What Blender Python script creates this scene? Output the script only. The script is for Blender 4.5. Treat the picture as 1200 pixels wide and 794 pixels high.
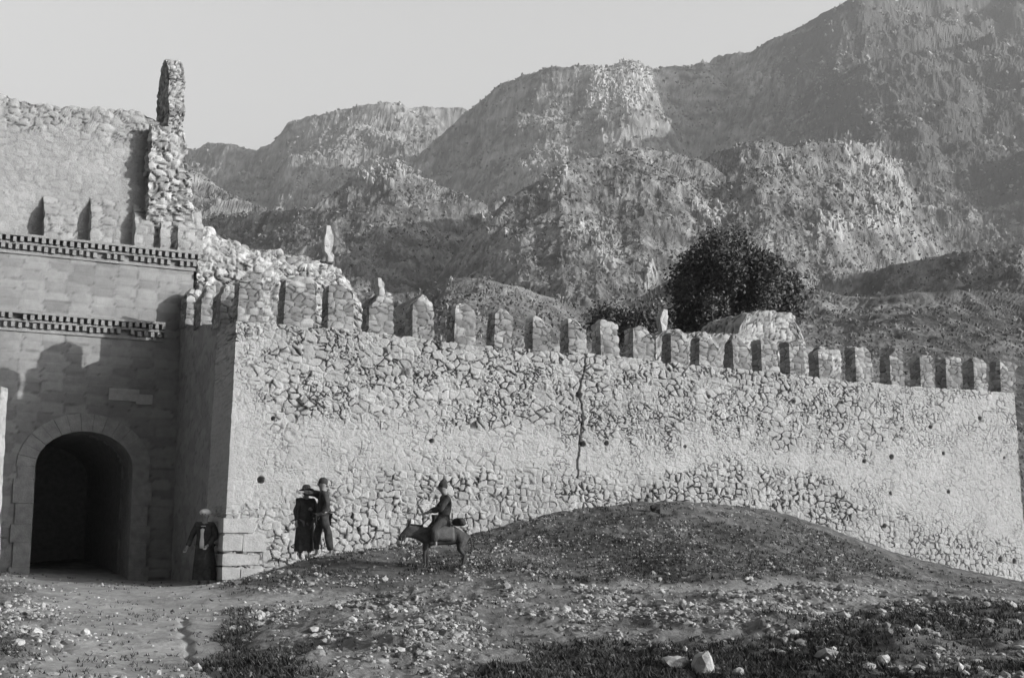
import bpy, math, random
import numpy as np
from mathutils import Vector, Matrix, Euler

random.seed(7)
rng = np.random.default_rng(7)
R = math.radians
for o in list(bpy.data.objects): bpy.data.objects.remove(o)
SC = bpy.context.scene
COL = SC.collection

# ------------------------------------------------------------------ camera, sky, sun
FPX = 1600.0                       # focal length in pixels of the 1200 wide photograph
PITCH = math.atan(258 / FPX)
cam_d = bpy.data.cameras.new('camera'); cam = bpy.data.objects.new('camera', cam_d); COL.objects.link(cam)
cam_d.sensor_fit = 'HORIZONTAL'; cam_d.sensor_width = 36; cam_d.lens = 36 * FPX / 1200
cam_d.clip_start = 0.1; cam_d.clip_end = 12000
cam.location = (0, 0, 0); cam.rotation_euler = (R(90) + PITCH, 0, 0)
SC.camera = cam

SUN_H = Vector((-0.950, 0.312))    # horizontal direction the light travels
SUN_H.normalize()
SUN_EL = R(14.5)
world = bpy.data.worlds.new('World'); SC.world = world; world.use_nodes = True
nt = world.node_tree; nt.nodes.clear()
wo = nt.nodes.new('ShaderNodeOutputWorld'); bg = nt.nodes.new('ShaderNodeBackground')
sky = nt.nodes.new('ShaderNodeTexSky'); sky.sky_type = 'NISHITA'; sky.sun_disc = False
sky.sun_elevation = SUN_EL
sky.sun_rotation = math.atan2(-SUN_H.x, -SUN_H.y)
sky.air_density = 1.6; sky.dust_density = 3.0; sky.ozone_density = 1.0
hs = nt.nodes.new('ShaderNodeHueSaturation'); hs.inputs['Saturation'].default_value = 0.0
nt.links.new(sky.outputs[0], hs.inputs['Color']); 
# hazy white band above the horizon, deeper towards the zenith
tcw = nt.nodes.new('ShaderNodeTexCoord'); sx = nt.nodes.new('ShaderNodeSeparateXYZ'); nt.links.new(tcw.outputs['Generated'], sx.inputs[0])
mr = nt.nodes.new('ShaderNodeMapRange'); mr.interpolation_type = 'SMOOTHSTEP'
for k_, v_ in ((1, .36), (2, .72), (3, 1.30), (4, .22)): mr.inputs[k_].default_value = v_
nt.links.new(sx.outputs[2], mr.inputs[0])
vm_ = nt.nodes.new('ShaderNodeVectorMath'); vm_.operation = 'SCALE'
nt.links.new(hs.outputs[0], vm_.inputs[0]); nt.links.new(mr.outputs[0], vm_.inputs['Scale']); nt.links.new(vm_.outputs[0], bg.inputs[0])
bg.inputs[1].default_value = 0.13
nt.links.new(bg.outputs[0], wo.inputs[0])
sl = bpy.data.lights.new('sun', 'SUN'); sl.energy = 4.7; sl.angle = R(0.5); sl.color = (1.0, 0.995, 0.98)
sun = bpy.data.objects.new('sun', sl); COL.objects.link(sun)
d = Vector((SUN_H.x * math.cos(SUN_EL), SUN_H.y * math.cos(SUN_EL), -math.sin(SUN_EL)))
sun.rotation_euler = d.to_track_quat('-Z', 'Y').to_euler()
SC.view_settings.view_transform = 'Standard'; SC.view_settings.look = 'None'
SC.view_settings.gamma = 1.0; SC.view_settings.use_curve_mapping = False
SC.view_settings.exposure = 0.76

# ------------------------------------------------------------------ picture geometry
CP, SP = math.cos(PITCH), math.sin(PITCH)
def ray(px, py):
    u = (px - 600) / FPX; v = (397 - py) / FPX
    return np.array([u, CP - v * SP, SP + v * CP])
def at(px, py, Y):
    r = ray(px, py); return r * (Y / r[1])
def project(X, Y, Z):
    f = Y * CP + Z * SP; v = -Y * SP + Z * CP
    return 600 + FPX * X / f, 397 - FPX * v / f
# wall frame: u along the long wall to the right, w to the back, z up
C0 = np.array([at(268, 655, 30.0)[0], 30.0])
EU = np.array([0.8818, 0.4716]); EW = np.array([-0.4716, 0.8818])
WANG = math.atan2(EU[1], EU[0])
def loc(px, py, w):
    r = ray(px, py)
    t = (C0 @ EW + w) / (r[:2] @ EW)
    p = r * t
    return float((p[:2] - C0) @ EU), float(p[2])
def w2g(u, w): return C0 + EU * u + EW * w

# ------------------------------------------------------------------ noise
def _h(ix, iy, iz, s):
    n = (ix.astype(np.int64) * 374761393 + iy.astype(np.int64) * 668265263 + iz.astype(np.int64) * 2147483647 + s * 974634777) & 0xffffffff
    n = ((n ^ (n >> 13)) * 1274126177) & 0xffffffff
    n = ((n ^ (n >> 16)) * 2246822519) & 0xffffffff
    n = n ^ (n >> 15)
    return (n & 0xffffff) / float(0xffffff)
def vnoise(x, y, z=None, s=0):
    if z is None: z = np.zeros_like(x)
    ix, iy, iz = np.floor(x), np.floor(y), np.floor(z)
    fx, fy, fz = x - ix, y - iy, z - iz
    fx = fx * fx * fx * (fx * (fx * 6 - 15) + 10); fy = fy * fy * fy * (fy * (fy * 6 - 15) + 10); fz = fz * fz * (3 - 2 * fz)
    r = 0
    for a in (0, 1):
        for b in (0, 1):
            for c in (0, 1):
                wgt = (fx if a else 1 - fx) * (fy if b else 1 - fy) * (fz if c else 1 - fz)
                r = r + wgt * _h(ix + a, iy + b, iz + c, s)
    return r * 2 - 1
def fbm(x, y, z=None, o=4, s=0, g=0.5):
    r = 0; a = 1; t = 0
    for i in range(o):
        r = r + a * vnoise(x, y, z, s + i * 17); t += a; a *= g
        x = x * 2.03 + 5.1; y = y * 2.03 + 3.7
        if z is not None: z = z * 2.03 + 1.3
    return r / t
def ridged(x, y, o=5, s=0, g=0.55):
    r = 0; a = 1; t = 0
    for i in range(o):
        n = 1 - np.abs(vnoise(x, y, None, s + i * 31)) * 1.6
        r = r + a * n; t += a; a *= g
        x = x * 2.07 + 1.9; y = y * 2.07 + 7.3
    return r / t
def sstep(a, b, x):
    t = np.clip((x - a) / (b - a), 0, 1); return t * t * (3 - 2 * t)
def voro(p, cell, s=0, jit=0.8):
    """p (n,3); returns edge distance (F2-F1), random of the nearest cell"""
    q = p / np.asarray(cell)
    b = np.floor(q)
    f1 = np.full(len(q), 9.0); f2 = np.full(len(q), 9.0); rnd = np.zeros(len(q))
    for i in (-1, 0, 1):
        for j in (-1, 0, 1):
            for k in (-1, 0, 1):
                c = b + (i, j, k)
                o = np.stack([_h(c[:, 0], c[:, 1], c[:, 2], s + m) for m in (1, 2, 3)], 1)
                d_ = np.sqrt((((c + 0.5 + (o - 0.5) * jit) - q) ** 2).sum(1))
                rr = _h(c[:, 0], c[:, 1], c[:, 2], s + 9)
                m = d_ < f1
                f2 = np.where(m, f1, np.minimum(f2, d_)); rnd = np.where(m, rr, rnd); f1 = np.where(m, d_, f1)
    return f2 - f1, rnd

# ------------------------------------------------------------------ materials (all grey: the photograph is black and white)
def gmat(name, rough=0.95):
    m = bpy.data.materials.new(name); m.use_nodes = True
    b = m.node_tree.nodes['Principled BSDF']; b.inputs['Roughness'].default_value = rough
    b.inputs['Specular IOR Level'].default_value = 0.2
    return m, m.node_tree, b
def N(t, typ, **kw):
    n = t.nodes.new(typ)
    for k, v in kw.items(): setattr(n, k, v)
    return n
def mathn(t, op, a, b=None, clamp=False):
    n = t.nodes.new('ShaderNodeMath'); n.operation = op; n.use_clamp = clamp
    for i, v in enumerate((a, b)):
        if v is None: continue
        if isinstance(v, (int, float)): n.inputs[i].default_value = v
        else: t.links.new(v, n.inputs[i])
    return n.outputs[0]
def noise(t, scale, detail=6, rough=0.6, coord='Object'):
    tc = t.nodes.new('ShaderNodeTexCoord'); n = t.nodes.new('ShaderNodeTexNoise')
    n.inputs['Scale'].default_value = scale; n.inputs['Detail'].default_value = detail; n.inputs['Roughness'].default_value = rough
    t.links.new(tc.outputs[coord], n.inputs['Vector'])
    return n.outputs['Fac']
def attr_mat(name, lo, hi, jc=0.06, nscale=9.0, namt=0.35, bump=0.02, fine=40.0, big=1.2):
    """grey = mix(lo,hi,tone) * noise, darker where the joint attribute is high"""
    m, t, b = gmat(name)
    tone = N(t, 'ShaderNodeAttribute', attribute_name='tone').outputs['Fac']
    joint = N(t, 'ShaderNodeAttribute', attribute_name='joint').outputs['Fac']
    g = mathn(t, 'ADD', mathn(t, 'MULTIPLY', tone, hi - lo), lo)
    n1 = mathn(t, 'SUBTRACT', noise(t, nscale, 8, 0.7), 0.5)
    n2 = mathn(t, 'SUBTRACT', noise(t, big, 5, 0.6), 0.5)
    k = mathn(t, 'ADD', mathn(t, 'ADD', mathn(t, 'MULTIPLY', n1, namt * 2), mathn(t, 'MULTIPLY', n2, namt * 1.6)), 1.0)
    g = mathn(t, 'MULTIPLY', g, k)
    mx = t.nodes.new('ShaderNodeMix'); mx.data_type = 'FLOAT'
    t.links.new(joint, mx.inputs[0]); t.links.new(g, mx.inputs[2]); mx.inputs[3].default_value = jc
    cl = mathn(t, 'MAXIMUM', mx.outputs[0], 0.015)
    cl = mathn(t, 'MINIMUM', cl, 0.75)
    cb = t.nodes.new('ShaderNodeCombineColor')
    for i in range(3): t.links.new(cl, cb.inputs[i])
    t.links.new(cb.outputs[0], b.inputs['Base Color'])
    bp = t.nodes.new('ShaderNodeBump'); bp.inputs['Strength'].default_value = 0.9; bp.inputs['Distance'].default_value = bump
    t.links.new(noise(t, fine, 8, 0.7), bp.inputs['Height']); t.links.new(bp.outputs[0], b.inputs['Normal'])
    return m
def plain(name, v, var=0.25, scale=8.0, rough=0.9, bump=0.01):
    m, t, b = gmat(name, rough)
    k = mathn(t, 'ADD', mathn(t, 'MULTIPLY', mathn(t, 'SUBTRACT', noise(t, scale), 0.5), var * 4), 1.0)
    g = mathn(t, 'MAXIMUM', mathn(t, 'MULTIPLY', k, v), 0.008)
    cb = t.nodes.new('ShaderNodeCombineColor')
    for i in range(3): t.links.new(g, cb.inputs[i])
    t.links.new(cb.outputs[0], b.inputs['Base Color'])
    bp = t.nodes.new('ShaderNodeBump'); bp.inputs['Distance'].default_value = bump
    t.links.new(noise(t, scale * 5), bp.inputs['Height']); t.links.new(bp.outputs[0], b.inputs['Normal'])
    return m
M = {}
M['wall'] = attr_mat('limestone rubble masonry', 0.32, 0.52, 0.06, 11.0, 0.34, 0.022, 22.0, 0.7)
M['merlon'] = attr_mat('merlon masonry', 0.20, 0.50, 0.08, 9.0, 0.40, 0.015, 28.0, 1.6)
M['ashlar'] = attr_mat('dressed gate masonry', 0.25, 0.40, 0.10, 7.0, 0.28, 0.008, 30.0, 0.8)
M['rubble'] = attr_mat('broken wall core rubble', 0.28, 0.66, 0.05, 9.0, 0.35, 0.02, 24.0, 0.9)
M['passage_stone'] = plain('grey passage stone', 0.40)  # one even mid grey for the passage lining
M['dark_rock'] = plain('dark weathered rock', 0.07)
M['ring'] = plain('worn arch stone', 0.38, 0.3, 5.0)
M['pale_stone'] = plain('pale dressed stone', 0.52, 0.2, 7.0)
M['ground'] = attr_mat('dry trodden earth', 0.085, 0.55, 0.05, 7.0, 0.60, 0.05, 12.0, 0.8)
M['hill'] = attr_mat('mountain scrub and limestone', 0.095, 0.52, 0.05, 0.55, 0.55, .8, 0.7, 0.035)
M['stones'] = attr_mat('loose limestone', 0.16, 0.62, 0.08, 9.0, 0.3, 0.01, 30.0, 1.0)
M['grass'] = attr_mat('dry grass', 0.035, 0.16, 0.05, 3.0, 0.3, 0.0, 5.0, 0.5)
M['leaf'] = attr_mat('tree leaves', 0.06, 0.30, 0.03, 3.0, 0.3, 0.0, 5.0, 0.8)
M['bark'] = plain('bark', 0.09)
M['cloth_dark'] = plain('dark wool cloth', 0.06, 0.5, 9.0)
M['cloth_mid'] = plain('brown wool cloth', 0.14, 0.3, 9.0)
M['cloth_pale'] = plain('pale cotton cloth', 0.78, 0.15, 9.0)
M['skin'] = plain('skin', 0.26, 0.1, 9.0, 0.6, 0.002)
M['hair'] = plain('black hair', 0.02)
M['hide'] = plain('dark donkey coat', 0.075, 0.5, 9.0)
M['hide_pale'] = plain('pale donkey muzzle', 0.30, 0.2, 9.0)

# ------------------------------------------------------------------ mesh helpers
def mk(name, V, F, mat, parent=None, tone=None, joint=None, smooth=False):
    """F: (n,4) or (n,3) int array, or list of lists"""
    me = bpy.data.meshes.new(name)
    V = np.asarray(V, dtype=np.float32)
    if isinstance(F, np.ndarray):
        n, k = F.shape
        me.vertices.add(len(V)); me.vertices.foreach_set('co', V.ravel())
        me.loops.add(n * k); me.loops.foreach_set('vertex_index', F.ravel().astype(np.int32))
        me.polygons.add(n); me.polygons.foreach_set('loop_start', np.arange(0, n * k, k, dtype=np.int32))
        me.update(calc_edges=True)
    else:
        me.from_pydata([tuple(map(float, v)) for v in V], [], [tuple(f) for f in F]); me.update()
    for nm, a in (('tone', tone), ('joint', joint)):
        at_ = me.attributes.new(nm, 'FLOAT', 'POINT')
        a = np.full(len(V), 0.5 if nm == 'tone' else 0.0) if a is None else np.asarray(a)
        at_.data.foreach_set('value', a.astype(np.float32))
    me.polygons.foreach_set('use_smooth', np.full(len(me.polygons), smooth))
    me.validate()
    o = bpy.data.objects.new(name, me); COL.objects.link(o)
    if mat: me.materials.append(mat)
    if parent: o.parent = parent
    return o
def tag(o, label=None, cat=None, group=None, kind=None):
    if label: o['label'] = label
    if cat: o['category'] = cat
    if group: o['group'] = group
    if kind: o['kind'] = kind
    return o
def empty(name, locn, rz=0.0):
    o = bpy.data.objects.new(name, None); COL.objects.link(o); o.location = locn; o.rotation_euler = (0, 0, rz)
    o.empty_display_size = 0.3
    return o
def lattice(xs, ys, zs):
    """closed box surface with shared vertices; normals outward"""
    xs, ys, zs = map(np.asarray, (xs, ys, zs))
    P = []; F = []; off = 0
    def face(a, b, f, flip):
        nonlocal off
        A, B = np.meshgrid(a, b, indexing='ij'); P.append(f(A.ravel(), B.ravel()))
        na, nb = len(a), len(b)
        i, j = np.meshgrid(np.arange(na - 1), np.arange(nb - 1), indexing='ij'); i = i.ravel(); j = j.ravel()
        q = np.stack([i * nb + j, (i + 1) * nb + j, (i + 1) * nb + j + 1, i * nb + j + 1], 1) + off
        F.append(q[:, ::-1] if flip else q); off += na * nb
    o = lambda v, n: np.full(n, v)
    face(xs, zs, lambda a, b: np.stack([a, o(ys[0], len(a)), b], 1), False)
    face(xs, zs, lambda a, b: np.stack([a, o(ys[-1], len(a)), b], 1), True)
    face(ys, zs, lambda a, b: np.stack([o(xs[0], len(a)), a, b], 1), True)
    face(ys, zs, lambda a, b: np.stack([o(xs[-1], len(a)), a, b], 1), False)
    face(xs, ys, lambda a, b: np.stack([a, b, o(zs[0], len(a))], 1), True)
    face(xs, ys, lambda a, b: np.stack([a, b, o(zs[-1], len(a))], 1), False)
    P = np.concatenate(P); F = np.concatenate(F)
    U, inv = np.unique(np.round(P, 5), axis=0, return_inverse=True)
    return U, inv.reshape(-1)[F]
def vnormals(V, F):
    a, b, c, d_ = V[F[:, 0]], V[F[:, 1]], V[F[:, 2]], V[F[:, -1]]
    n = np.cross(c - a, d_ - b) if F.shape[1] == 4 else np.cross(b - a, c - a)
    out = np.zeros_like(V)
    for k in range(F.shape[1]):
        for ax in range(3): out[:, ax] += np.bincount(F[:, k], n[:, ax], len(V))
    return out / (np.linalg.norm(out, axis=1, keepdims=True) + 1e-9)
def span(a, b, step): return np.linspace(a, b, max(2, int(round((b - a) / step)) + 1))
def rough_block(name, V, F, mat, parent, cell=(.3, .25, .2), amp=.04, jw=.16, seed=0, strength=None, lump=.02, jit=.8, jdark=1.0, tonefn=None):
    n = vnormals(V, F)
    e, rnd = voro(V, cell, seed, jit)
    st = 1.0 if strength is None else strength
    j = 1 - sstep(0.0, jw, e)
    j = j * (0.35 + 0.65 * sstep(-.5, .3, vnoise(V[:, 0] * 3, V[:, 1] * 3, V[:, 2] * 3, seed + 3)))
    dome = sstep(0.0, 0.5, e)
    disp = (dome - 0.6) * amp * st + (rnd - .5) * amp * 0.9 * st + fbm(V[:, 0] * 2.2, V[:, 1] * 2.2, V[:, 2] * 2.2, 3, seed) * lump
    disp -= j * amp * 0.7 * st
    V2 = V + n * np.asarray(disp)[:, None]
    tone = np.clip(rnd * 0.9 + 0.05, 0, 1)
    tone = 0.5 + (tone - .5) * (st * .8 + .2)
    if tonefn is not None: tone = tonefn(V, tone)
    return mk(name, V2, F, mat, parent, tone, np.clip(j * st * jdark, 0, 1))

# ------------------------------------------------------------------ ground (thin plate through surveyed points)
cps = []
def cp(px, py, Y): p = at(px, py, Y); cps.append((p[0], Y, p[2]))
def cpw(px, py, w):
    u, z = loc(px, py, w); g = w2g(u, w); cps.append((g[0], g[1], z))
for px, py in ((262, 686), (300, 678), (345, 662), (400, 650), (460, 640), (520, 632), (575, 622), (620, 608), (660, 600), (700, 594), (760, 588),
               (820, 589), (880, 595), (925, 603), (970, 618), (1020, 638), (1080, 657), (1130, 671), (1192, 684)):
    cpw(px, py, -0.35)
for px, py in ((-60, 664), (5, 668), (100, 673), (180, 679)): cpw(px, py, 4.9)
cp(240, 684, 30.6); cp(160, 684, 29); cp(30, 682, 28)
cp(366, 655, 28.6); cp(505, 664, 27.6); cp(560, 655, 28); cp(430, 668, 27.5)
for px, py in ((650, 664), (800, 655), (930, 668), (1060, 690)): cp(px, py, 28)
cp(820, 622, 32); cp(700, 625, 31); cp(930, 632, 33); cp(1040, 668, 34); cp(1130, 684, 34)
cp(640, 678, 26); cp(800, 676, 26); cp(960, 684, 26); cp(1200, 694, 30)
for px, py in ((480, 706), (600, 706), (800, 706), (1000, 709), (1150, 712)): cp(px, py, 24)
for px, py in ((450, 706), (550, 698), (700, 697), (850, 697), (1000, 702), (1120, 712), (1200, 716)): cp(px, py, 21.5)
for px, py in ((300, 712), (230, 713), (150, 712), (60, 700), (0, 694)): cp(px, py, 23)
for px, py in ((0, 742), (60, 752), (130, 762), (230, 766), (330, 760), (450, 742), (600, 748), (700, 758), (830, 756), (1000, 745), (1100, 748), (1200, 744)): cp(px, py, 16)
for px in (-40, 200, 420, 700, 950, 1230): cp(px, 806, 12)
for X in (-12, -4, 4, 12): cps.append((X, 4, -1.35)); cps.append((X, -4, -1.6))
for X, Y, z in ((-14, 20, -.9), (-15, 30, -.6), (17, 20, -.9), (22, 30, -.7), (24, 42, -.9), (-16, 38, -.2), (18, 12, -1.2), (-14, 12, -1.1)): cps.append((X, Y, z))
for u, w, z in ((2, 8, 0), (10, 8, .5), (20, 8, 0), (2, 14, .5), (20, 14, 1)): g = w2g(u, w); cps.append((g[0], g[1], z))
cps = np.array(cps)
def _tk(r): return np.where(r > 1e-6, r * r * np.log(r + 1e-9), 0)
def _fit():
    n = len(cps); A = np.zeros((n + 3, n + 3))
    dd = np.hypot(cps[:, None, 0] - cps[None, :, 0], cps[:, None, 1] - cps[None, :, 1])
    A[:n, :n] = _tk(dd) + np.eye(n) * 0.03
    A[:n, n:] = np.column_stack([np.ones(n), cps[:, :2]]); A[n:, :n] = A[:n, n:].T
    return np.linalg.solve(A, np.concatenate([cps[:, 2], np.zeros(3)]))
TPS = _fit()
def zbase(X, Y):
    X = np.asarray(X, float); Y = np.asarray(Y, float); s = TPS[-3] + TPS[-2] * X + TPS[-1] * Y
    for i in range(len(cps)): s = s + TPS[i] * _tk(np.hypot(X - cps[i, 0], Y - cps[i, 1]))
    return s
def pathmask(X, Y):
    """worn track from lower left up to the gate"""
    cx = np.interp(Y, [0, 12, 16, 20, 24, 29, 33], [-1.6, -3.3, -4.2, -5.4, -6.6, -8.0, -9.5])
    wd = np.interp(Y, [0, 16, 24, 30], [0.8, 1.0, 1.6, 2.6])
    a = 1 - sstep(wd * .7, wd * 1.3, np.abs(X - cx) + .25 * vnoise(X * 1.3, Y * 1.3, None, 5))
    cy = np.interp(X, [-7, -5, -2.8, 0, 4.5, 8, 12], [25.5, 24.6, 23.6, 24.2, 25.2, 26.4, 28.5])
    wy = np.interp(X, [-5, -1, 4, 10], [1.7, 1.2, .75, .8])
    b = 1 - sstep(wy * .6, wy * 1.4, np.abs(Y - cy) + .3 * vnoise(X * .9, Y * .9, None, 15))
    return np.maximum(a, b * .85 * sstep(-8, -5, X))
def zg(X, Y):
    X = np.asarray(X, float); Y = np.asarray(Y, float)
    near = sstep(34, 22, Y)
    z = zbase(X, Y)
    p = pathmask(X, Y)
    rough = (1 - .8 * p) * (1 - .9 * sstep(6.4, 4.6, np.hypot(X + 3.2, (Y - 28.3) * 2.2)))
    z = z + rough * (.11 * fbm(X * .9, Y * .9, None, 3, 11) * (.4 + near) + .05 * ridged(X * 3.1, Y * 3.1, 3, 21) - .03) + .018 * fbm(X * 9, Y * 9, None, 2, 33) * rough
    z = z - .04 * p
    # rut along the right edge of the track
    cx = np.interp(Y, [10, 13, 16, 19, 22], [-2.0, -2.65, -3.7, -4.5, -5.2])
    z = z - .05 * np.exp(-((X - cx + .05 * vnoise(Y * 3, Y * 0)) / .055) ** 2) * sstep(9, 12, Y) * sstep(22, 20, Y)
    # crest of the near bank with a dip behind it
    bk = sstep(-3.5, -1.5, X) * sstep(10, 7, X)
    z = z + bk * (.10 * np.exp(-((Y - 21.3) / 1.1) ** 2) - .12 * np.exp(-((Y - 23.6) / 1.0) ** 2))
    # eroded hollow scooped out of the near bank
    hx = (X - 1.4) / 2.6; hy = (Y - 13.2) / 1.6
    z = z - .25 * np.exp(-(hx ** 4 + hy ** 2))
    return z
def veg_shade_mask(X, Y):
    """0 bare pale, 1 dark low herbs, in the hollow also painted shade"""
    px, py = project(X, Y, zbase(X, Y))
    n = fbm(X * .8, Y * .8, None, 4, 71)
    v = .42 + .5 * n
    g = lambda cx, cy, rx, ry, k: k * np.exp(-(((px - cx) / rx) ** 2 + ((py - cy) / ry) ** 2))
    v = v + g(790, 794, 240, 34, 1.3) * sstep(-.6, .0, n) + g(900, 790, 120, 26, .4) + g(272, 745, 24, 45, .6) + g(740, 640, 380, 44, .44) + g(1110, 730, 90, 20, .25)  # two lowest patches: herbs plus the hollow's shade, put in as tone
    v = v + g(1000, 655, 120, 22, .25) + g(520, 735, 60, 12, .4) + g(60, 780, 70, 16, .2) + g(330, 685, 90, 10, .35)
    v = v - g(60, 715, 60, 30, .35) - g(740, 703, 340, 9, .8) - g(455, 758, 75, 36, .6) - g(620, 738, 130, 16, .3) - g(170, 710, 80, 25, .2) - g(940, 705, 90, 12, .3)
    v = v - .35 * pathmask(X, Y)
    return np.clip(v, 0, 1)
# warped grid: finer near the camera
ny = 760; nx = 760
tt = np.linspace(0, 1, ny); Yg = np.where(True, 8 * (52 / 8) ** tt, 0)
ss = np.linspace(-1, 1, nx)
YY, SS = np.meshgrid(Yg, ss, indexing='ij'); XX = SS * (YY * .47 + 3)
XX = XX.ravel(); YY = YY.ravel()
ZZ = zg(XX, YY); VM = veg_shade_mask(XX, YY)
i, j = np.meshgrid(np.arange(ny - 1), np.arange(nx - 1), indexing='ij'); i = i.ravel(); j = j.ravel()
GF = np.stack([i * nx + j, i * nx + j + 1, (i + 1) * nx + j + 1, (i + 1) * nx + j], 1)
e_, rn_ = voro(np.stack([XX, YY, ZZ * 0], 1), (.16, .16, 1), 5, .9)
peb = (1 - sstep(.10, .45, 1 - e_ * 0 - rn_)) * 0
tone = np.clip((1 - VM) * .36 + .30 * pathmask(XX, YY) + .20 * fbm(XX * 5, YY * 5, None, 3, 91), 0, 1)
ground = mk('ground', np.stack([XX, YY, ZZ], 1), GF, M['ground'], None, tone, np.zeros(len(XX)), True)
tag(ground, kind='structure')
# wide plain reaching the horizon below everything
g2 = []
f2 = []
NR, NA = 24, 64
for a in range(NR):
    r = 5 * (9000 / 5) ** (a / (NR - 1))
    for b in range(NA):
        th = 2 * math.pi * b / NA; g2.append((r * math.cos(th), r * math.sin(th), -2.3 if r < 300 else -6))
for a in range(NR - 1):
    for b in range(NA): f2.append([a * NA + b, (a + 1) * NA + b, (a + 1) * NA + (b + 1) % NA, a * NA + (b + 1) % NA])
f2.append(list(range(NA)))
pl = mk('plain', g2, f2, M['ground'], None, np.full(len(g2), .3)); tag(pl, kind='structure')

# ------------------------------------------------------------------ mountains
ridges = [  # crest pixels, distance, front slope, back slope
 ([(-300, 150), (100, 140), (215, 168), (240, 176), (290, 178), (312, 164), (326, 143), (350, 136), (400, 130), (480, 132), (530, 137), (560, 140), (640, 160), (900, 240)], 1800, .62, .5),
 ([(420, 260), (470, 200), (520, 152), (545, 130), (580, 97), (610, 84), (700, 74), (735, 65), (760, 64), (800, 68), (842, 70), (880, 80), (960, 120), (1100, 200)], 1500, .75, .5),
 ([(560, 230), (700, 140), (800, 92), (848, 69), (880, 63), (930, 48), (965, 32), (1000, 17), (1030, 3), (1060, -3), (1100, -14), (1200, -30), (1275, -40), (1330, 90), (1430, 300)], 1530, .72, .5),
 ([(-300, 190), (100, 180), (215, 200), (260, 222), (300, 240), (350, 262), (420, 290), (470, 320), (520, 380)], 900, .5, .3),
 ([(340, 262), (370, 238), (400, 218), (430, 205), (462, 188), (485, 200), (510, 212), (540, 222), (556, 240), (590, 300)], 760, .55, .6),
 ([(500, 345), (540, 292), (570, 262), (600, 236), (640, 215), (662, 198), (700, 192), (740, 180), (765, 172), (800, 178), (835, 190), (870, 205), (905, 232), (960, 270), (1040, 330)], 570, .72, .6),
 ([(780, 240), (820, 190), (860, 172), (900, 160), (950, 155), (998, 151), (1035, 160), (1068, 182), (1085, 215), (1100, 248), (1130, 285), (1200, 330)], 640, .70, .6),
 ([(900, 345), (1000, 322), (1080, 306), (1150, 292), (1210, 280), (1290, 300), (1400, 380)], 420, .55, .5),
 ([(300, 420), (420, 370), (490, 340), (520, 322), (560, 318), (610, 330), (680, 352), (740, 350), (790, 322), (850, 310), (920, 330), (1000, 345), (1100, 340), (1250, 340)], 240, .36, .4),
]
na, nr = 1180, 760
pxs = np.linspace(-230, 1430, na)
az = np.arctan((pxs - 600) / FPX)
cliffs = [20, 26, 22, 0, 3, 4, 4, 0, 0]
def massif(PX, RR, AZt, full):
    X_ = (RR * AZt).ravel(); Y_ = RR.ravel(); sh = RR.shape
    w1 = fbm(X_ * .009, Y_ * .009, None, 4 if full else 2, 201).reshape(sh)
    w2 = fbm(X_ * .006 + 9, Y_ * .006, None, 4 if full else 2, 231).reshape(sh)
    H_ = .2 + (RR - 62) * .085 + (RR - 62) ** 2 * 2e-6; near = np.ones(sh)
    for k, (pts, D, sf, sb) in enumerate(ridges):
        P_ = np.array(pts, float)
        D_ = D * (1 + .05 * np.sin(PX * .013 + k * 2))
        far = 1 - np.exp(-((RR - D_) / (D * .07)) ** 2)
        cy = np.interp(PX + 34 * w1 * far, P_[:, 0], P_[:, 1])
        if k > 2: cy = cy + 7 * w2 + (0 if k == 8 else 3.0) * fbm(PX.ravel() * .07, RR.ravel() * .02, None, 2, 77 + k).reshape(sh)
        f_ = CP - ((397 - cy) / FPX) * SP; tz = (SP + ((397 - cy) / FPX) * CP) / f_
        crest = tz * D_; dlt = RR - D_ * (1 + .05 * w2)
        ad = np.maximum(-dlt, 0)
        c_ = cliffs[k] * (1 + .8 * w1)
        fr = crest - sf * (np.sqrt(ad ** 2 + (D * .006) ** 2) - D * .006) - c_ * sstep(D * .004, D * .034, ad) - c_ * .5 * sstep(D * .06, D * .075, ad)
        h = np.where(dlt < 0, fr, crest - sb * np.maximum(dlt, 0))
        near = np.where(h > H_, 1 - .8 * np.exp(-(dlt / (D * .02)) ** 2), near)
        H_ = np.maximum(H_, h)
    return H_, near, w1, w2
# rows gathered where the slopes face the valley
r0 = 62 * (3000 / 62) ** np.linspace(0, 1, 500); pc = pxs[::4]; azc = np.tan(az[::4])
RRc = np.repeat(r0[None], len(pc), 0); Hc, _, _, _ = massif(np.repeat(pc[:, None], 500, 1), RRc, azc[:, None], False)
tc_ = np.maximum.accumulate(Hc / RRc, axis=1); dv_ = np.diff(tc_, axis=1, prepend=tc_[:, :1])
ker = np.ones(9) / 9
dv_ = np.apply_along_axis(lambda v: np.convolve(np.pad(v, 4, 'edge'), ker, 'valid'), 1, dv_)
ker = np.hanning(33); ker /= ker.sum()
dv_ = np.apply_along_axis(lambda v: np.convolve(np.pad(v, 16, 'edge'), ker, 'valid'), 0, dv_)
Wc = dv_ / dv_.sum(1, keepdims=True) + .35 / 500
cum = np.cumsum(Wc, axis=1); cum = (cum - cum[:, :1]) / (cum[:, -1:] - cum[:, :1])
rows = np.array([np.interp(np.linspace(0, 1, nr), cum[k], r0) for k in range(len(pc))])
RR = np.empty((na, nr))
for q in range(nr): RR[:, q] = np.interp(pxs, pc, rows[:, q])
PX = np.repeat(pxs[:, None], nr, 1); AZt = np.tan(az)[:, None]
Hh, crestk, w1, w2 = massif(PX, RR, AZt, True)
HX = RR * AZt; HY = RR
Xf = HX.ravel(); Yf = HY.ravel()
def G(a): return a.reshape(na, nr)
amp = np.clip((RR - 62) / 250, 0, 1)
_, PY0 = project(HX, HY, Hh)
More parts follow.
